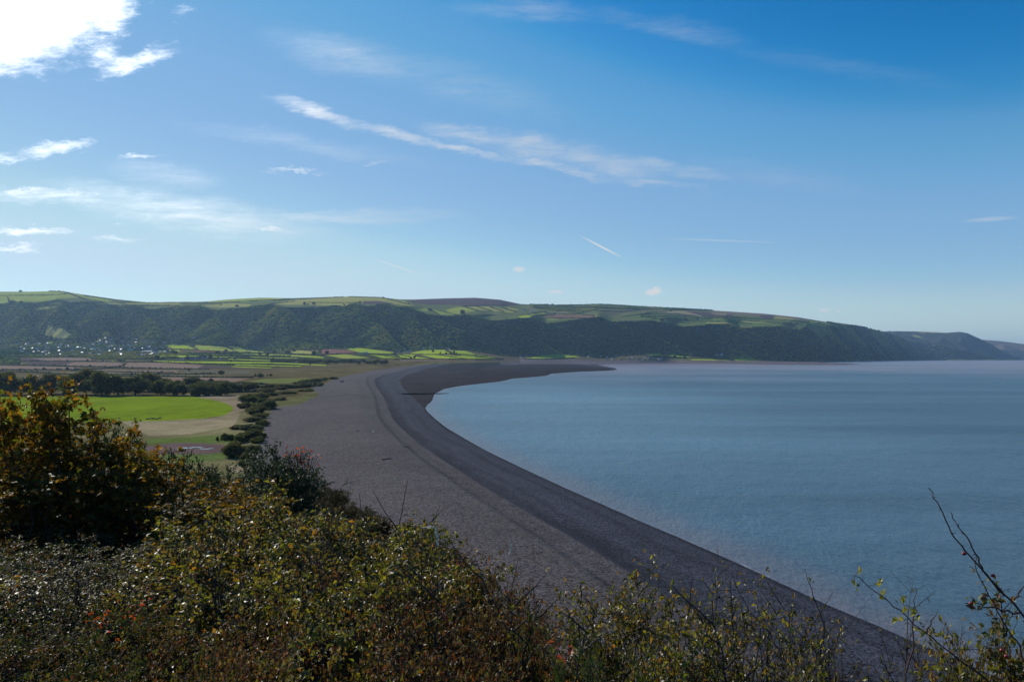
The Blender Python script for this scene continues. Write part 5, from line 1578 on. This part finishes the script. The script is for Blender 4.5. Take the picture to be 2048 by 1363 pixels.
M_TWIG = simple_mat('dark_twig_bark', (.040, .030, .026), .75, .35, 20, .25)
M_TWIGR = simple_mat('reddish_twig_bark', (.060, .032, .026), .7, .35, 20, .25)
M_SLOE = simple_mat('sloe_skin', (.012, .016, .035), .45, .2, 40, .4)
M_HIP = simple_mat('rose_hip_skin', (.16, .010, .010), .3, .2, 40, .5)
LF = dict(transl=.47, rough=.42, spec=.55)
M_BT = foliage_mat('blackthorn_leaf', [(.024, .036, .010), (.055, .070, .012), (.110, .125, .016), (.036, .040, .014), (.190, .175, .020), (.090, .072, .045), (.19, .095, .016), (.075, .088, .016), (.14, .12, .09), (.04, .05, .014)], **LF, objrand=False)
M_BR = foliage_mat('bramble_leaf', [(.018, .034, .012), (.032, .048, .016), (.050, .062, .016), (.024, .036, .014), (.080, .075, .018), (.040, .036, .018), (.10, .030, .014), (.075, .060, .030)], transl=.4, rough=.5, spec=.3, objrand=False)
M_SY = foliage_mat('sycamore_leaf', [(.050, .075, .012), (.090, .100, .014), (.070, .085, .012), (.150, .075, .013), (.060, .042, .010), (.200, .110, .014), (.080, .095, .014), (.130, .052, .013), (.050, .032, .012)], transl=.48, rough=.5, spec=.28, objrand=False)
M_RU = foliage_mat('russet_leaf', [(.050, .030, .018), (.085, .048, .022), (.036, .040, .014), (.110, .060, .022), (.070, .075, .016), (.055, .024, .016), (.15, .040, .015), (.15, .12, .09), (.11, .10, .02), (.07, .045, .03)], transl=.35, rough=.5, spec=.4, objrand=False)
M_EV = foliage_mat('evergreen_leaf', [(.014, .030, .010), (.028, .048, .014), (.020, .038, .012), (.045, .062, .016)], transl=.2, rough=.5, spec=.28, objrand=False)
M_SC = foliage_mat('scrub_leaf', [(.022, .028, .010), (.034, .034, .011), (.048, .034, .012), (.024, .034, .011), (.060, .034, .012), (.030, .042, .012)], transl=.25, rough=.6, spec=.2)
M_GO = foliage_mat('gorse_needle', [(.030, .060, .016), (.055, .090, .022), (.040, .075, .018)], transl=.3, rough=.5, spec=.3, objrand=False)
M_YL = foliage_mat('yellow_leaf', [(.10, .13, .015), (.22, .20, .02), (.16, .16, .018)], **LF, objrand=False)
M_REDL = foliage_mat('red_leaf', [(.22, .03, .012), (.30, .06, .015), (.16, .02, .012)], **LF, objrand=False)

PROTO = {
    'black': [bush(s, 1.6, .85, 11, 8, 8, 7, .056, .16, mats=(M_TWIG, M_BT), berries=14) for s in (21, 22)],
    'blackd': [bush(s, 1.6, .85, 11, 8, 8, 7, .052, .15, mats=(M_TWIG, M_BT), berries=10, hue=(.0, .75)) for s in (23,)],
    'bramble': [bush(s, 1.1, 1.0, 13, 8, 8, 8, .042, .16, upright=.25, skirt=.3, mats=(M_TWIGR, M_BR), stem_r=.008) for s in (31, 32)],
    'russet': [bush(s, 1.3, .8, 14, 9, 9, 5, .036, .16, mats=(M_TWIGR, M_RU), stem_r=.009, upright=.7) for s in (41, 42)],
    'sparse': [bush(s, 1.7, .7, 8, 6, 6, 4, .046, .17, mats=(M_TWIG, M_BT), bare=.15, upright=.9, berries=10) for s in (51, 52)],
    'twiggy': [bush(s, 1.6, .6, 7, 6, 5, 2, .034, .17, mats=(M_TWIG, M_BT), bare=.62, upright=.95, berries=10) for s in (61, 62)],
    'syc': [bush(s, 3.4, 1.35, 9, 7, 6, 5, .125, .34, 'maple', .038, .6, (M_TWIG, M_SY), low=.04) for s in (71, 72, 73)],
    'ever': [bush(s, 3.0, 1.1, 12, 9, 8, 9, .085, .30, 'oval', .03, .6, (M_TWIG, M_EV), low=.05, skirt=.2) for s in (81, 82)],
    'scrub': [bush(s, 2.4, 1.9, 12, 8, 7, 8, .13, .42, 'oval', .03, .4, (M_TWIG, M_SC), low=.03, skirt=.3) for s in (91, 92, 93)],
    'gorse': [bush(s, .9, .6, 14, 9, 10, 12, .016, .10, 'oval', .007, .8, (M_TWIG, M_GO)) for s in (95,)],
}
DIM = {'black': (1.6, .85), 'blackd': (1.6, .85), 'bramble': (1.1, 1.0), 'russet': (1.3, .8), 'sparse': (1.7, .7), 'twiggy': (1.6, .6), 'syc': (3.4, 1.35), 'ever': (3.0, 1.1), 'scrub': (2.4, 1.9), 'gorse': (.9, .6)}
CATS = {'black': ('blackthorn_bush', 'bush'), 'blackd': ('blackthorn_bush', 'bush'), 'bramble': ('bramble_bush', 'bush'), 'russet': ('russet_bush', 'bush'), 'sparse': ('blackthorn_bush', 'bush'), 'twiggy': ('bare_thorn_bush', 'bush'),
        'syc': ('sycamore_sapling', 'tree'), 'ever': ('evergreen_bush', 'bush'), 'scrub': ('scrub_bush', 'bush'), 'gorse': ('gorse_bush', 'bush')}
_bp = {}


def put_bush(kind, var, x, y, top_z=None, wid=None, rz=0.0, label='', group=None, z=None, lean=(0, 0)):
    k = (kind, var % len(PROTO[kind]))
    if k not in _bp:
        r = empty(CATS[kind][0])
        for nm, me in PROTO[kind][k[1]]:
            mobj('crown' if (kind == 'syc' and nm == 'leaves') else ('trunk' if (kind == 'syc' and nm == 'branches') else nm), me, r)
        _bp[k] = r
    else:
        r = copy_tree(_bp[k])
    H_, R_ = DIM[kind]
    z = gz(x, y) if z is None else z
    sz = 1.0 if top_z is None else max((top_z - z) / H_, .12)
    sw = sz if wid is None else wid / (2 * R_)
    r.location = (x, y, z); r.rotation_euler = (lean[0], lean[1], rz); r.scale = (sw, sw, sz)
    return tag(r, label, CATS[kind][1], group)


def at_row(px, Y, ytop):
    return float(uof(px, ytop)) * Y, Y, HC + float(slope_of(ytop)) * Y


NEAR = [  # kind, px, Y, row of the top, width m
    ('black', 450, 7.4, 1015, 1.9), ('black', 545, 6.6, 968, 1.8), ('black', 635, 6.8, 1000, 1.7), ('black', 705, 6.6, 1058, 1.5), ('black', 395, 6.4, 1040, 1.8), ('black', 795, 6.2, 1066, 1.4), ('blackd', 870, 6.0, 1055, 1.4),
    ('black', 480, 5.4, 1085, 1.5), ('blackd', 580, 5.2, 1075, 1.5), ('black', 680, 5.2, 1085, 1.5), ('blackd', 775, 5.0, 1095, 1.4), ('black', 860, 4.9, 1110, 1.3), ('russet', 935, 5.2, 1098, 1.2), ('russet', 990, 4.9, 1135, 1.1),
    ('blackd', 500, 4.1, 1165, 1.3), ('black', 610, 4.0, 1155, 1.3), ('blackd', 720, 3.9, 1165, 1.2), ('russet', 820, 3.9, 1160, 1.2), ('russet', 915, 3.9, 1165, 1.1), ('russet', 1000, 3.9, 1180, 1.0), ('russet', 1065, 4.2, 1190, .8),
    ('russet', 560, 3.2, 1255, 1.0), ('blackd', 680, 3.1, 1250, 1.0), ('russet', 790, 3.1, 1245, 1.0), ('russet', 890, 3.1, 1240, .9), ('russet', 980, 3.1, 1245, .9), ('russet', 1070, 3.2, 1240, .8), ('bramble', 1120, 3.4, 1235, .8),
    ('bramble', 60, 9.6, 1060, 2.4), ('bramble', 150, 8.6, 1085, 2.3), ('bramble', 255, 8.4, 1110, 2.1), ('bramble', 345, 8.0, 1100, 1.9), ('bramble', 5, 7.2, 1110, 2.0), ('bramble', 110, 6.8, 1135, 2.0), ('bramble', 225, 6.4, 1150, 1.9),
    ('bramble', 330, 6.0, 1150, 1.8), ('bramble', 420, 5.4, 1140, 1.6), ('bramble', 40, 5.4, 1190, 1.6), ('bramble', 160, 5.0, 1205, 1.6), ('bramble', 290, 4.7, 1205, 1.5), ('bramble', 400, 4.4, 1200, 1.4), ('bramble', 110, 4.0, 1275, 1.2),
    ('bramble', 250, 3.9, 1265, 1.2), ('russet', 370, 3.7, 1250, 1.1), ('russet', 470, 3.4, 1245, 1.0), ('bramble', 330, 3.1, 1310, .9), ('russet', 450, 2.9, 1305, .8), ('bramble', 200, 3.2, 1320, .9),
    ('sparse', 1165, 3.8, 1200, .9), ('sparse', 1225, 3.9, 1180, .9), ('sparse', 1305, 3.6, 1170, .9), ('sparse', 1385, 3.6, 1175, .9), ('sparse', 1455, 3.8, 1190, .9), ('sparse', 1200, 3.2, 1240, .8), ('sparse', 1290, 3.1, 1245, .8), ('sparse', 1380, 3.1, 1250, .8),
    ('black', 1250, 2.8, 1300, .7), ('black', 1350, 2.8, 1305, .7), ('sparse', 1470, 3.1, 1255, .8), ('sparse', 1550, 3.4, 1230, .8), ('twiggy', 1520, 3.5, 1150, .8), ('twiggy', 1600, 3.3, 1165, .8), ('twiggy', 1680, 3.2, 1190, .8), ('twiggy', 1760, 3.2, 1225, .8),
    ('twiggy', 1840, 3.0, 1215, .7), ('twiggy', 1645, 3.0, 1250, .7), ('twiggy', 1900, 3.1, 1250, .8), ('sparse', 1560, 2.8, 1300, .6), ('sparse', 1660, 2.8, 1318, .6), ('twiggy', 1740, 2.7, 1300, .6), ('sparse', 1800, 2.7, 1325, .5),
    ('sparse', 1965, 3.0, 1240, .7), ('sparse', 2035, 3.0, 1225, .8), ('black', 2010, 2.7, 1285, .6), ('black', 2070, 2.8, 1260, .8), ('sparse', 1930, 2.7, 1310, .5), ('gorse', 1170, 2.7, 1312, .5), ('gorse', 1120, 2.8, 1330, .4), ('gorse', 1270, 2.75, 1345, .4),
    *[('twiggy', 430 + 62 * k, 6.0 - .9 * (k % 3), [1000, 985, 950, 968, 1005, 1020, 1030, 1040, 1070, 1105, 1140][k] + [0, 45, 90][k % 3], 1.0) for k in range(11)],
    *[('twiggy', 30 + 75 * k, 5.6 - .5 * (k % 2), 1110 + 14 * (k % 3), 1.0) for k in range(5)],
    ('russet', 520, 3.6, 1205, 1.0), ('russet', 640, 3.5, 1200, 1.0), ('russet', 740, 4.5, 1130, 1.1), ('russet', 600, 4.6, 1120, 1.1), ('russet', 420, 3.9, 1225, 1.0),
    ('black', -60, 6.0, 1130, 1.8), ('bramble', -90, 4.5, 1220, 1.6), ('bramble', -200, 5.5, 1170, 1.9), ('bramble', -330, 5.0, 1200, 1.9), ('bramble', -260, 7.5, 1100, 2.2), ('bramble', -420, 8.0, 1090, 2.4), ('russet', -180, 4.0, 1260, 1.3), ('bramble', -300, 3.8, 1270, 1.5), ('bramble', -40, 8.5, 1070, 2.2), ('sparse', 2150, 3.0, 1240, .9), ('sparse', 2260, 3.1, 1250, .9), ('bramble', 700, 2.5, 1385, .8), ('russet', 900, 2.5, 1375, .8), ('russet', 1020, 2.6, 1350, .7), ('bramble', 560, 2.5, 1380, .8), ('bramble', 1050, 2.7, 1320, .6),
]
WHAT = {'black': 'leafy yellow green blackthorn bush', 'blackd': 'dark green blackthorn bush', 'bramble': 'low tangled bramble bush', 'russet': 'dense red brown thorn bush', 'sparse': 'thin blackthorn bush with scattered leaves', 'twiggy': 'nearly bare upright thorn bush', 'gorse': 'small bright green gorse bush'}
PLACE = lambda Y: 'near rim' if Y < 3.6 else ('middle row' if Y < 5.6 else 'back row')
groups_ = {}
for n_ in NEAR:
    groups_.setdefault((n_[0], PLACE(n_[2])), []).append(n_)
for (kind, pl), L__ in groups_.items():
    for i, (k_, px, Y, yt, w_) in enumerate(sorted(L__, key=lambda q: q[1])):
        x, y, tz = at_row(px, Y, yt)
        n0_ = 'at the foot of the picture' if pl == 'near rim' else ('in the middle rank of foreground scrub' if pl == 'middle row' else 'in the back rank of foreground scrub')
        put_bush(kind, i, x, y, tz + (.05 if kind in ('twiggy', 'sparse') else 0), w_, rz=(px * .37) % 6.28, label=f'{WHAT[kind]} {n0_}, {ordw(i)} from left', group=f'{WHAT[kind].split(" with ")[0]} plants of the foreground')

# autumn sycamore saplings on the left
SYC = [(82, 12.8, 756, 1.7), (178, 12.5, 812, 1.6), (95, 12.6, 742, 2.5), (45, 13.4, 800, 2.4), (165, 12.0, 800, 2.4), (235, 12.4, 862, 2.2), (300, 12.0, 905, 2.2), (370, 12.6, 925, 2.2), (40, 11.0, 930, 2.4),
       (440, 13.5, 950, 2.3), (510, 15, 985, 2.0), (400, 11.0, 990, 1.9), (-60, 13, 840, 2.6), (-120, 12, 900, 2.6)]
for i, (px, Y, yt, w_) in enumerate(sorted(SYC)):
    x, y, tz = at_row(px, Y, yt)
    put_bush('syc', i, x, y, tz, w_, rz=px * .11 % 6.28, label=f'brown and orange leaved autumn sycamore sapling on the left slope, {ordw(i)} from left', group='autumn sycamore saplings')
EVG = [(222, 17, 832, 1.1), (272, 17, 852, 1.3), (292, 16, 905, 1.4), (20, 24, 905, 2.6), (352, 19, 893, 1.2), (395, 22, 915, 1.5), (548, 62, 884, 6.5), (590, 60, 905, 5.5), (450, 28, 925, 2.3), (490, 34, 945, 2.6), (-30, 28, 880, 3.2), (330, 15, 940, 1.4), (50, 19, 960, 2.0), (520, 52, 915, 4.5)]
for i, (px, Y, yt, w_) in enumerate(sorted(EVG)):
    x, y, tz = at_row(px, Y, yt)
    put_bush('ever', i, x, y, tz, w_, rz=px * .23 % 6.28, label=f'dark glossy evergreen bush rising from the slope, {ordw(i)} from left', group='dark evergreen bushes of the slope')

# scrub running down the slope and the cliff edge
rsS = np.random.RandomState(77)
sc_pts = []
for t_ in np.linspace(0, 1, 70):       # along the rim
    d_ = 12 * (330 / 12) ** t_
    ex = np.interp(d_, EDGE[:, 1], EDGE[:, 0])
    for k in range(3):
        off = rsS.uniform(-.5, 3.0 + d_ * .10) if k else rsS.uniform(-1, 1)
        sc_pts.append((ex - off, d_ * rsS.uniform(.97, 1.03)))
for k in range(230):
    d_ = 14 * (300 / 14) ** rsS.rand(); u_ = rsS.uniform(-.86, -.05)
    ex = np.interp(d_, EDGE[:, 1], EDGE[:, 0])
    if u_ * d_ < ex: sc_pts.append((u_ * d_, d_))
SPX = np.array(sc_pts)
kept = []
zz, tt_, t22, hh_, ff_ = terrain(SPX[:, 0], SPX[:, 1])
for (x, y), z, hd in zip(sc_pts, zz, hh_):
    if not hd: continue
    px, py = project(np.array(x), np.array(y), np.array(z + 1.0))
    px, py = float(px), float(py)
    ex = np.interp(y, EDGE[:, 1], EDGE[:, 0])
    rim = (x > ex - 3 - y * .05)
    if not rim:
        if px < 75 and py > 955: continue
        if 440 < px < 520 and 915 < py < 960: continue
        if py < 905 and px < 470: continue
    s = 1.0 * (y / 60) ** .35
    if any((x - a) ** 2 + (y - b_) ** 2 < (1.15 * s) ** 2 for a, b_, *_ in kept): continue
    kept.append((x, y, z, s))
kept.sort(key=lambda q: q[0] / q[1])
for i, (x, y, z, s) in enumerate(kept):
    h_ = s * rsS.uniform(.9, 2.3) * (1.0 if y > 20 else .6)
    put_bush('scrub', i, x, y, z + h_, s * rsS.uniform(2.6, 4.2), rz=rsS.uniform(0, 6.28), z=z - .1, label=f'brown green scrub bush on the headland slope, {ordw(i)} from left', group='scrub bushes of the headland slope')
print('scrub', len(kept))

# ---- low undergrowth that hides the soil (nobody could count it)
rsU = np.random.RandomState(13)
n = 42000
d_ = 2.2 * (26 / 2.2) ** (rsU.rand(n) ** .9); u_ = rsU.uniform(-.95, .95, n)
x = u_ * d_; y = d_
ex = np.interp(y, EDGE[:, 1], EDGE[:, 0])
ok = x < ex + .5
x, y = x[ok], y[ok]
z = gz(x, y)
n = len(x)
hgt = rsU.rand(n) ** 1.5 * .35
C = np.stack([x, y, z + hgt], 1)
sz = .035 + .0035 * y * rsU.uniform(.6, 1.4, n)
nn = rand_dirs(rsU, n) * .8; nn[:, 2] += .7
patch = np.clip(.5 + fbm(x / 1.3, y / 1.3, 3), 0, 1)
c = np.stack([np.clip(patch * .6 + rsU.rand(n) * .4, 0, 1), rsU.rand(n), np.zeros(n)], 1)
Vl, Fl, Cl = leaves(C, rand_dirs(rsU, n), nn, sz, sz * .6, c)
tag(mobj('undergrowth', np_mesh('undergrowth', Vl, Fl, M_BR, Cl)), 'low leafy undergrowth covering the soil under the scrub', 'undergrowth', kind='stuff')

# ---- dry grass at the lower left
M_DRY = foliage_mat('dry_grass', [(.16, .12, .06), (.22, .17, .09), (.10, .09, .035)], transl=.3, rough=.6, spec=.2, objrand=False)
GV = Acc()
for k in range(2600):
    if k < 1500: px = rsU.uniform(-60, 190); Y = rsU.uniform(3.2, 5.2)
    elif k < 2100: px = rsU.uniform(-60, 60); Y = rsU.uniform(9, 22)
    else: px = rsU.uniform(280, 380); Y = rsU.uniform(7.0, 9.0)
    x = (px - CX) / FPX * Y; z = None
    GV.V.append((x, Y)); 
gx = np.array(GV.V); gzv = gz(gx[:, 0], gx[:, 1]); n = len(gx)
hgt = rsU.uniform(.25, .75, n); dr = rand_dirs(rsU, n) * .35; dr[:, 0] += .25; dr[:, 2] = 1
B0 = np.stack([gx[:, 0], gx[:, 1], gzv], 1); Mi = B0 + dr * (hgt * .5)[:, None]; Tp = Mi + (dr + np.stack([dr[:, 0], dr[:, 1], -dr[:, 2] * .5], 1)) * (hgt * .5)[:, None]
Sd = np.stack([-dr[:, 1], dr[:, 0], np.zeros(n)], 1); Sd /= np.linalg.norm(Sd, axis=1, keepdims=True); Sd *= .004
V = np.stack([B0 - Sd, B0 + Sd, Mi + Sd * .8, Mi - Sd * .8, Tp], 1).reshape(-1, 3); i_ = np.arange(n) * 5
cg = np.repeat(np.stack([rsU.rand(n), rsU.rand(n), np.zeros(n)], 1), 5, 0)
tag(mobj('grass', np_mesh('grass', V, [np.stack([i_, i_ + 1, i_ + 2, i_ + 3], 1), np.stack([i_ + 3, i_ + 2, i_ + 4], 1)], M_DRY, cg)), 'pale dry grass blades among the brambles at the lower left', 'grass', kind='stuff')

# ------------------------------------------------------------------ single canes with their own leaves
def cane(name, label, cat, Y, lines, r0, mat, clusters=(), leafmat=None, hips=(), leaf=.03, group=None, side=.0, seed=1):
    rs = np.random.RandomState(seed)
    x0, y0, z0 = at_row(lines[0][-1][0], Y, lines[0][-1][1])
    root = empty(name, (x0, y0, z0)); tag(root, label, cat, group)
    for li, ln in enumerate(lines):
        P = np.array([at_row(a, Y + side * k, b_) for k, (a, b_) in enumerate(ln)]) - (x0, y0, z0)
        # subdivide with slight kinks
        Q = [P[0]]
        for a, b_ in zip(P[:-1], P[1:]):
            for t_ in (.33, .66, 1): Q.append(a + (b_ - a) * t_ + (rs.normal(size=3) * .0035 if t_ < 1 else 0))
        Q = np.array(Q); rr = np.linspace(r0 * .3, r0, len(Q)) * (1 if li == 0 else .8)
        Vt, Ft = tubes(Q[:-1], Q[1:], rr[:-1], rr[1:] * 1.02, 6)
        th0 = []; th1 = []
        for q in Q[2::2]:
            d = rand_dirs(rs, 1)[0]; th0.append(q); th1.append(q + d * (.011 + r0))
        V2, F2_ = tubes(th0, th1, r0 * .45, .0004, 3)
        F2_ = F2_ + len(Vt)
        mobj('stem', np_mesh('stem', np.concatenate([Vt, V2]), np.concatenate([Ft, F2_]), mat), root)
    for (a, b_, nl) in clusters:
        c0 = np.array(at_row(a, Y - .01, b_)) - (x0, y0, z0)
        allp = np.concatenate([np.array([at_row(q[0], Y, q[1]) for q in ln]) for ln in lines]) - (x0, y0, z0)
        near = allp[np.argmin(np.linalg.norm(allp - c0, axis=1))]
        Vs, Fs = tubes([near + (c0 - near) * .0], [c0], .0011, .0008, 4)
        n = nl; ax = np.array([math.cos(a), .3, .3]); dd = rand_dirs(rs, n) * .6 + ax * .5; nn = rand_dirs(rs, n) * .6; nn[:, 1] -= .5; nn[:, 2] += .4
        sz = leaf * rs.uniform(.7, 1.2, n)
        cc = np.stack([rs.rand(n), rs.rand(n), np.zeros(n)], 1)
        Vl, Fl, Cl = leaves(c0 + rs.normal(size=(n, 3)) * .006, dd, nn, sz, sz * .55, cc)
        A_ = Acc(); A_.add(Vl, Fl, Cl)
        o_ = mobj('leaf_spray', A_.mesh('leaf_spray', leafmat), root)
        mobj('leaf_stalk', np_mesh('leaf_stalk', Vs, Fs, mat), o_)
    for (a, b_) in hips:
        c0 = np.array(at_row(a, Y - .015, b_)) - (x0, y0, z0)
        V, F = ICO2
        mobj('rose_hip', np_mesh('rose_hip', V * (.0085, .0085, .0065) + c0, F, M_HIP, smooth=True), root)
    return root


cane('rose_briar', 'tall arching rose briar with red hips at the right edge over the sea', 'briar', 2.6,
     [[(1857, 975), (1875, 1004), (1891, 1039), (1909, 1074.5), (1944, 1115.6), (1976, 1151), (2008, 1187.5), (2035, 1215), (2062, 1250), (2110, 1330)],
      [(1901, 1023), (1904, 1034), (1917, 1054), (1935, 1074.5), (1951, 1107), (1964, 1133), (1982, 1160), (2008, 1190)],
      [(1951, 1107), (1952.6, 1139), (1973, 1180), (1994, 1221), (2017, 1259), (2040, 1290), (2060, 1360)],
      [(1940, 1190), (1950, 1205), (1975, 1214), (2005, 1222), (2041, 1224)], [(2048, 1170), (2036, 1186), (2028, 1200)]],
     .0048, M_TWIGR, [(1976, 1196, 5), (1997, 1198, 4), (1950, 1218, 6), (1990, 1235, 5), (1992, 1250, 4), (2015, 1262, 5)], M_BR, [(1928, 1106), (1942, 1205.6), (2004, 1299), (2013, 1311), (1986, 1150)], seed=3)
cane('rose_cane', 'slanting cane with bright yellow green leaves in front of the waterline', 'briar', 2.7,
     [[(1709, 1151), (1735.5, 1171), (1774, 1198), (1818, 1236), (1853, 1265), (1888, 1294.6), (1926, 1324), (1953, 1341.5), (2000, 1385)], [(1876, 1222), (1862, 1240), (1853, 1265)], [(1831, 1173), (1830, 1215), (1826.5, 1271), (1812, 1344)]],
     .004, M_TWIGR, [(1716, 1144, 3), (1708, 1170, 4), (1762, 1165, 4), (1770, 1192, 4), (1806, 1208, 4), (1838, 1227, 5), (1800, 1240, 4), (1885, 1272, 5), (1880, 1328, 5), (1760, 1195, 2), (1843, 1258, 3)], M_YL, seed=5)
for i, (ln, lab) in enumerate([([(1327, 1125), (1318, 1160), (1308, 1195), (1300, 1240), (1270, 1300)], 'upright twig with few leaves, left one before the dark shingle'), ([(1463, 1062 + 85), (1480, 1185), (1500, 1225), (1540, 1265), (1560, 1300)], 'slanting twig with few leaves before the dark shingle'),
                               ([(1608, 1136), (1618, 1165), (1630, 1200), (1645, 1240), (1650, 1300)], 'tall bare twig with hooked tip before the waterline'), ([(1666, 1182), (1645, 1215), (1630, 1240), (1600, 1290)], 'bare twig leaning right before the waterline'),
                               ([(880, 1010), (872, 1030), (850, 1055), (848, 1070), (820, 1110)], 'looped bare twig above the central scrub'), ([(815, 960), (808, 1000), (800, 1040), (790, 1070)], 'straight bare twig above the central scrub'),
                               ([(746, 982), (765, 1015), (790, 1050), (800, 1075)], 'left slanting bare twig above the central scrub'), ([(718, 986), (722, 1020), (735, 1050), (750, 1090)], 'short dark twig at the left end of the central bare twigs'),
                               ([(890, 1010), (860, 1050), (840, 1090)], 'right leaning bare twig above the central scrub')]):
    Yc = 3.5 if ln[0][0] > 1200 else 6.2
    cane('thorn_twig', lab, 'twig', Yc, [ln], .0035 if Yc < 4 else .006, M_TWIG, [(ln[1][0] + 4, ln[1][1], 3), (ln[2][0] - 5, ln[2][1], 3)] if ln[0][0] > 1200 else [], M_BT, group=None, seed=20 + i)
rsb = np.random.RandomState(88)
for i, (px, Y, yt) in enumerate([(150, 6.2, 1120), (262, 6.0, 1140), (372, 5.6, 1090), (470, 5.2, 1030), (548, 5.6, 985), (612, 4.6, 1100), (700, 4.8, 1085), (745, 4.2, 1120), (838, 4.2, 1110), (872, 3.8, 1150), (950, 4.4, 1110), (1010, 3.7, 1170), (1085, 3.6, 1195), (1190, 3.3, 1215), (1420, 3.2, 1200)]):
    lean = rsb.uniform(-.35, .35); H0 = 230
    st = [(px + lean * H0 * t_ + rsb.uniform(-5, 5), yt + H0 * t_) for t_ in (0, .2, .4, .6, .8, 1)]
    lines = [st]
    for k in (1, 2, 3, 4):
        sg = rsb.choice([-1, 1]); ln_ = rsb.uniform(35, 85)
        lines.append([(st[k][0] + sg * ln_, st[k][1] - ln_ * rsb.uniform(.5, 1.2)), (st[k][0] + sg * ln_ * .5, st[k][1] - ln_ * .45), st[k]])
    cane('thorn_branch', f'dark forked thorn branch standing in the foreground scrub, {ordw(i)} from left', 'branch', Y - .25, lines, .0065, M_TWIG, [(st[1][0] + 6, st[1][1], 4), (st[2][0] - 8, st[2][1], 4), (lines[1][0][0], lines[1][0][1], 3)], M_BT, group='thorn branches in the foreground scrub', seed=200 + i)
M_PALE = simple_mat('bleached_stalk', (.85, .70, .52), .6, .15, 20, .3)
cane('bleached_stalk', 'bleached white bramble stalk bent over above the central scrub', 'stalk', 5.6, [[(836, 1052), (850, 1054), (862, 1052), (870, 1056), (873, 1068), (876, 1090)]], .010, M_PALE, seed=41)
cane('bleached_stalk', 'thin white upright stalk right of the central scrub', 'stalk', 4.9, [[(1015, 1070), (1020, 1082), (1021, 1095), (1018, 1112)]], .006, M_PALE, seed=42)
# red leaved sprays
for i, (px, Y, yt, lab) in enumerate([(240, 4.6, 1235, 'small spray of bright red leaves among the brambles at lower left'), (1125, 3.0, 1300, 'few scarlet leaves beside the gorse at the foot of the picture'), (596, 30, 902, 'red leaved twigs on top of the dark bush by the beach'), (612, 32, 912, 'second red leaved twigs on the dark bush by the beach')]):
    x, y, z = at_row(px, Y, yt)
    rs = np.random.RandomState(60 + i)
    n = [46, 7, 26, 18][i]; k = Y / 4.5
    r = empty('red_spray', (x, y, z)); tag(r, lab, 'leaf spray')
    C = rs.normal(size=(n, 3)) * ((.10 if i == 0 else .045) * k if i != 1 else .03, .05 * k, (.05 if i == 0 else .03) * k if i != 1 else .04)
    sz = .036 * (k if Y > 10 else 1) * (.5 if Y > 10 else 1) * rs.uniform(.7, 1.3, n)
    nn = rand_dirs(rs, n); nn[:, 1] -= .6
    Vl, Fl, Cl = leaves(C, rand_dirs(rs, n), nn, sz, sz * .6, np.stack([rs.rand(n), rs.rand(n), np.zeros(n)], 1))
    mobj('leaves', np_mesh('leaves', Vl, Fl, M_REDL, Cl), r)
    Vt, Ft = tubes(np.tile([[0, 0, -.08 * k]], (n, 1)) + C * .5, C, .002 * k, .0012 * k, 3)
    mobj('twigs', np_mesh('twigs', Vt, Ft, M_TWIGR), r)
# remove nothing: every prototype above is itself one of the placed plants
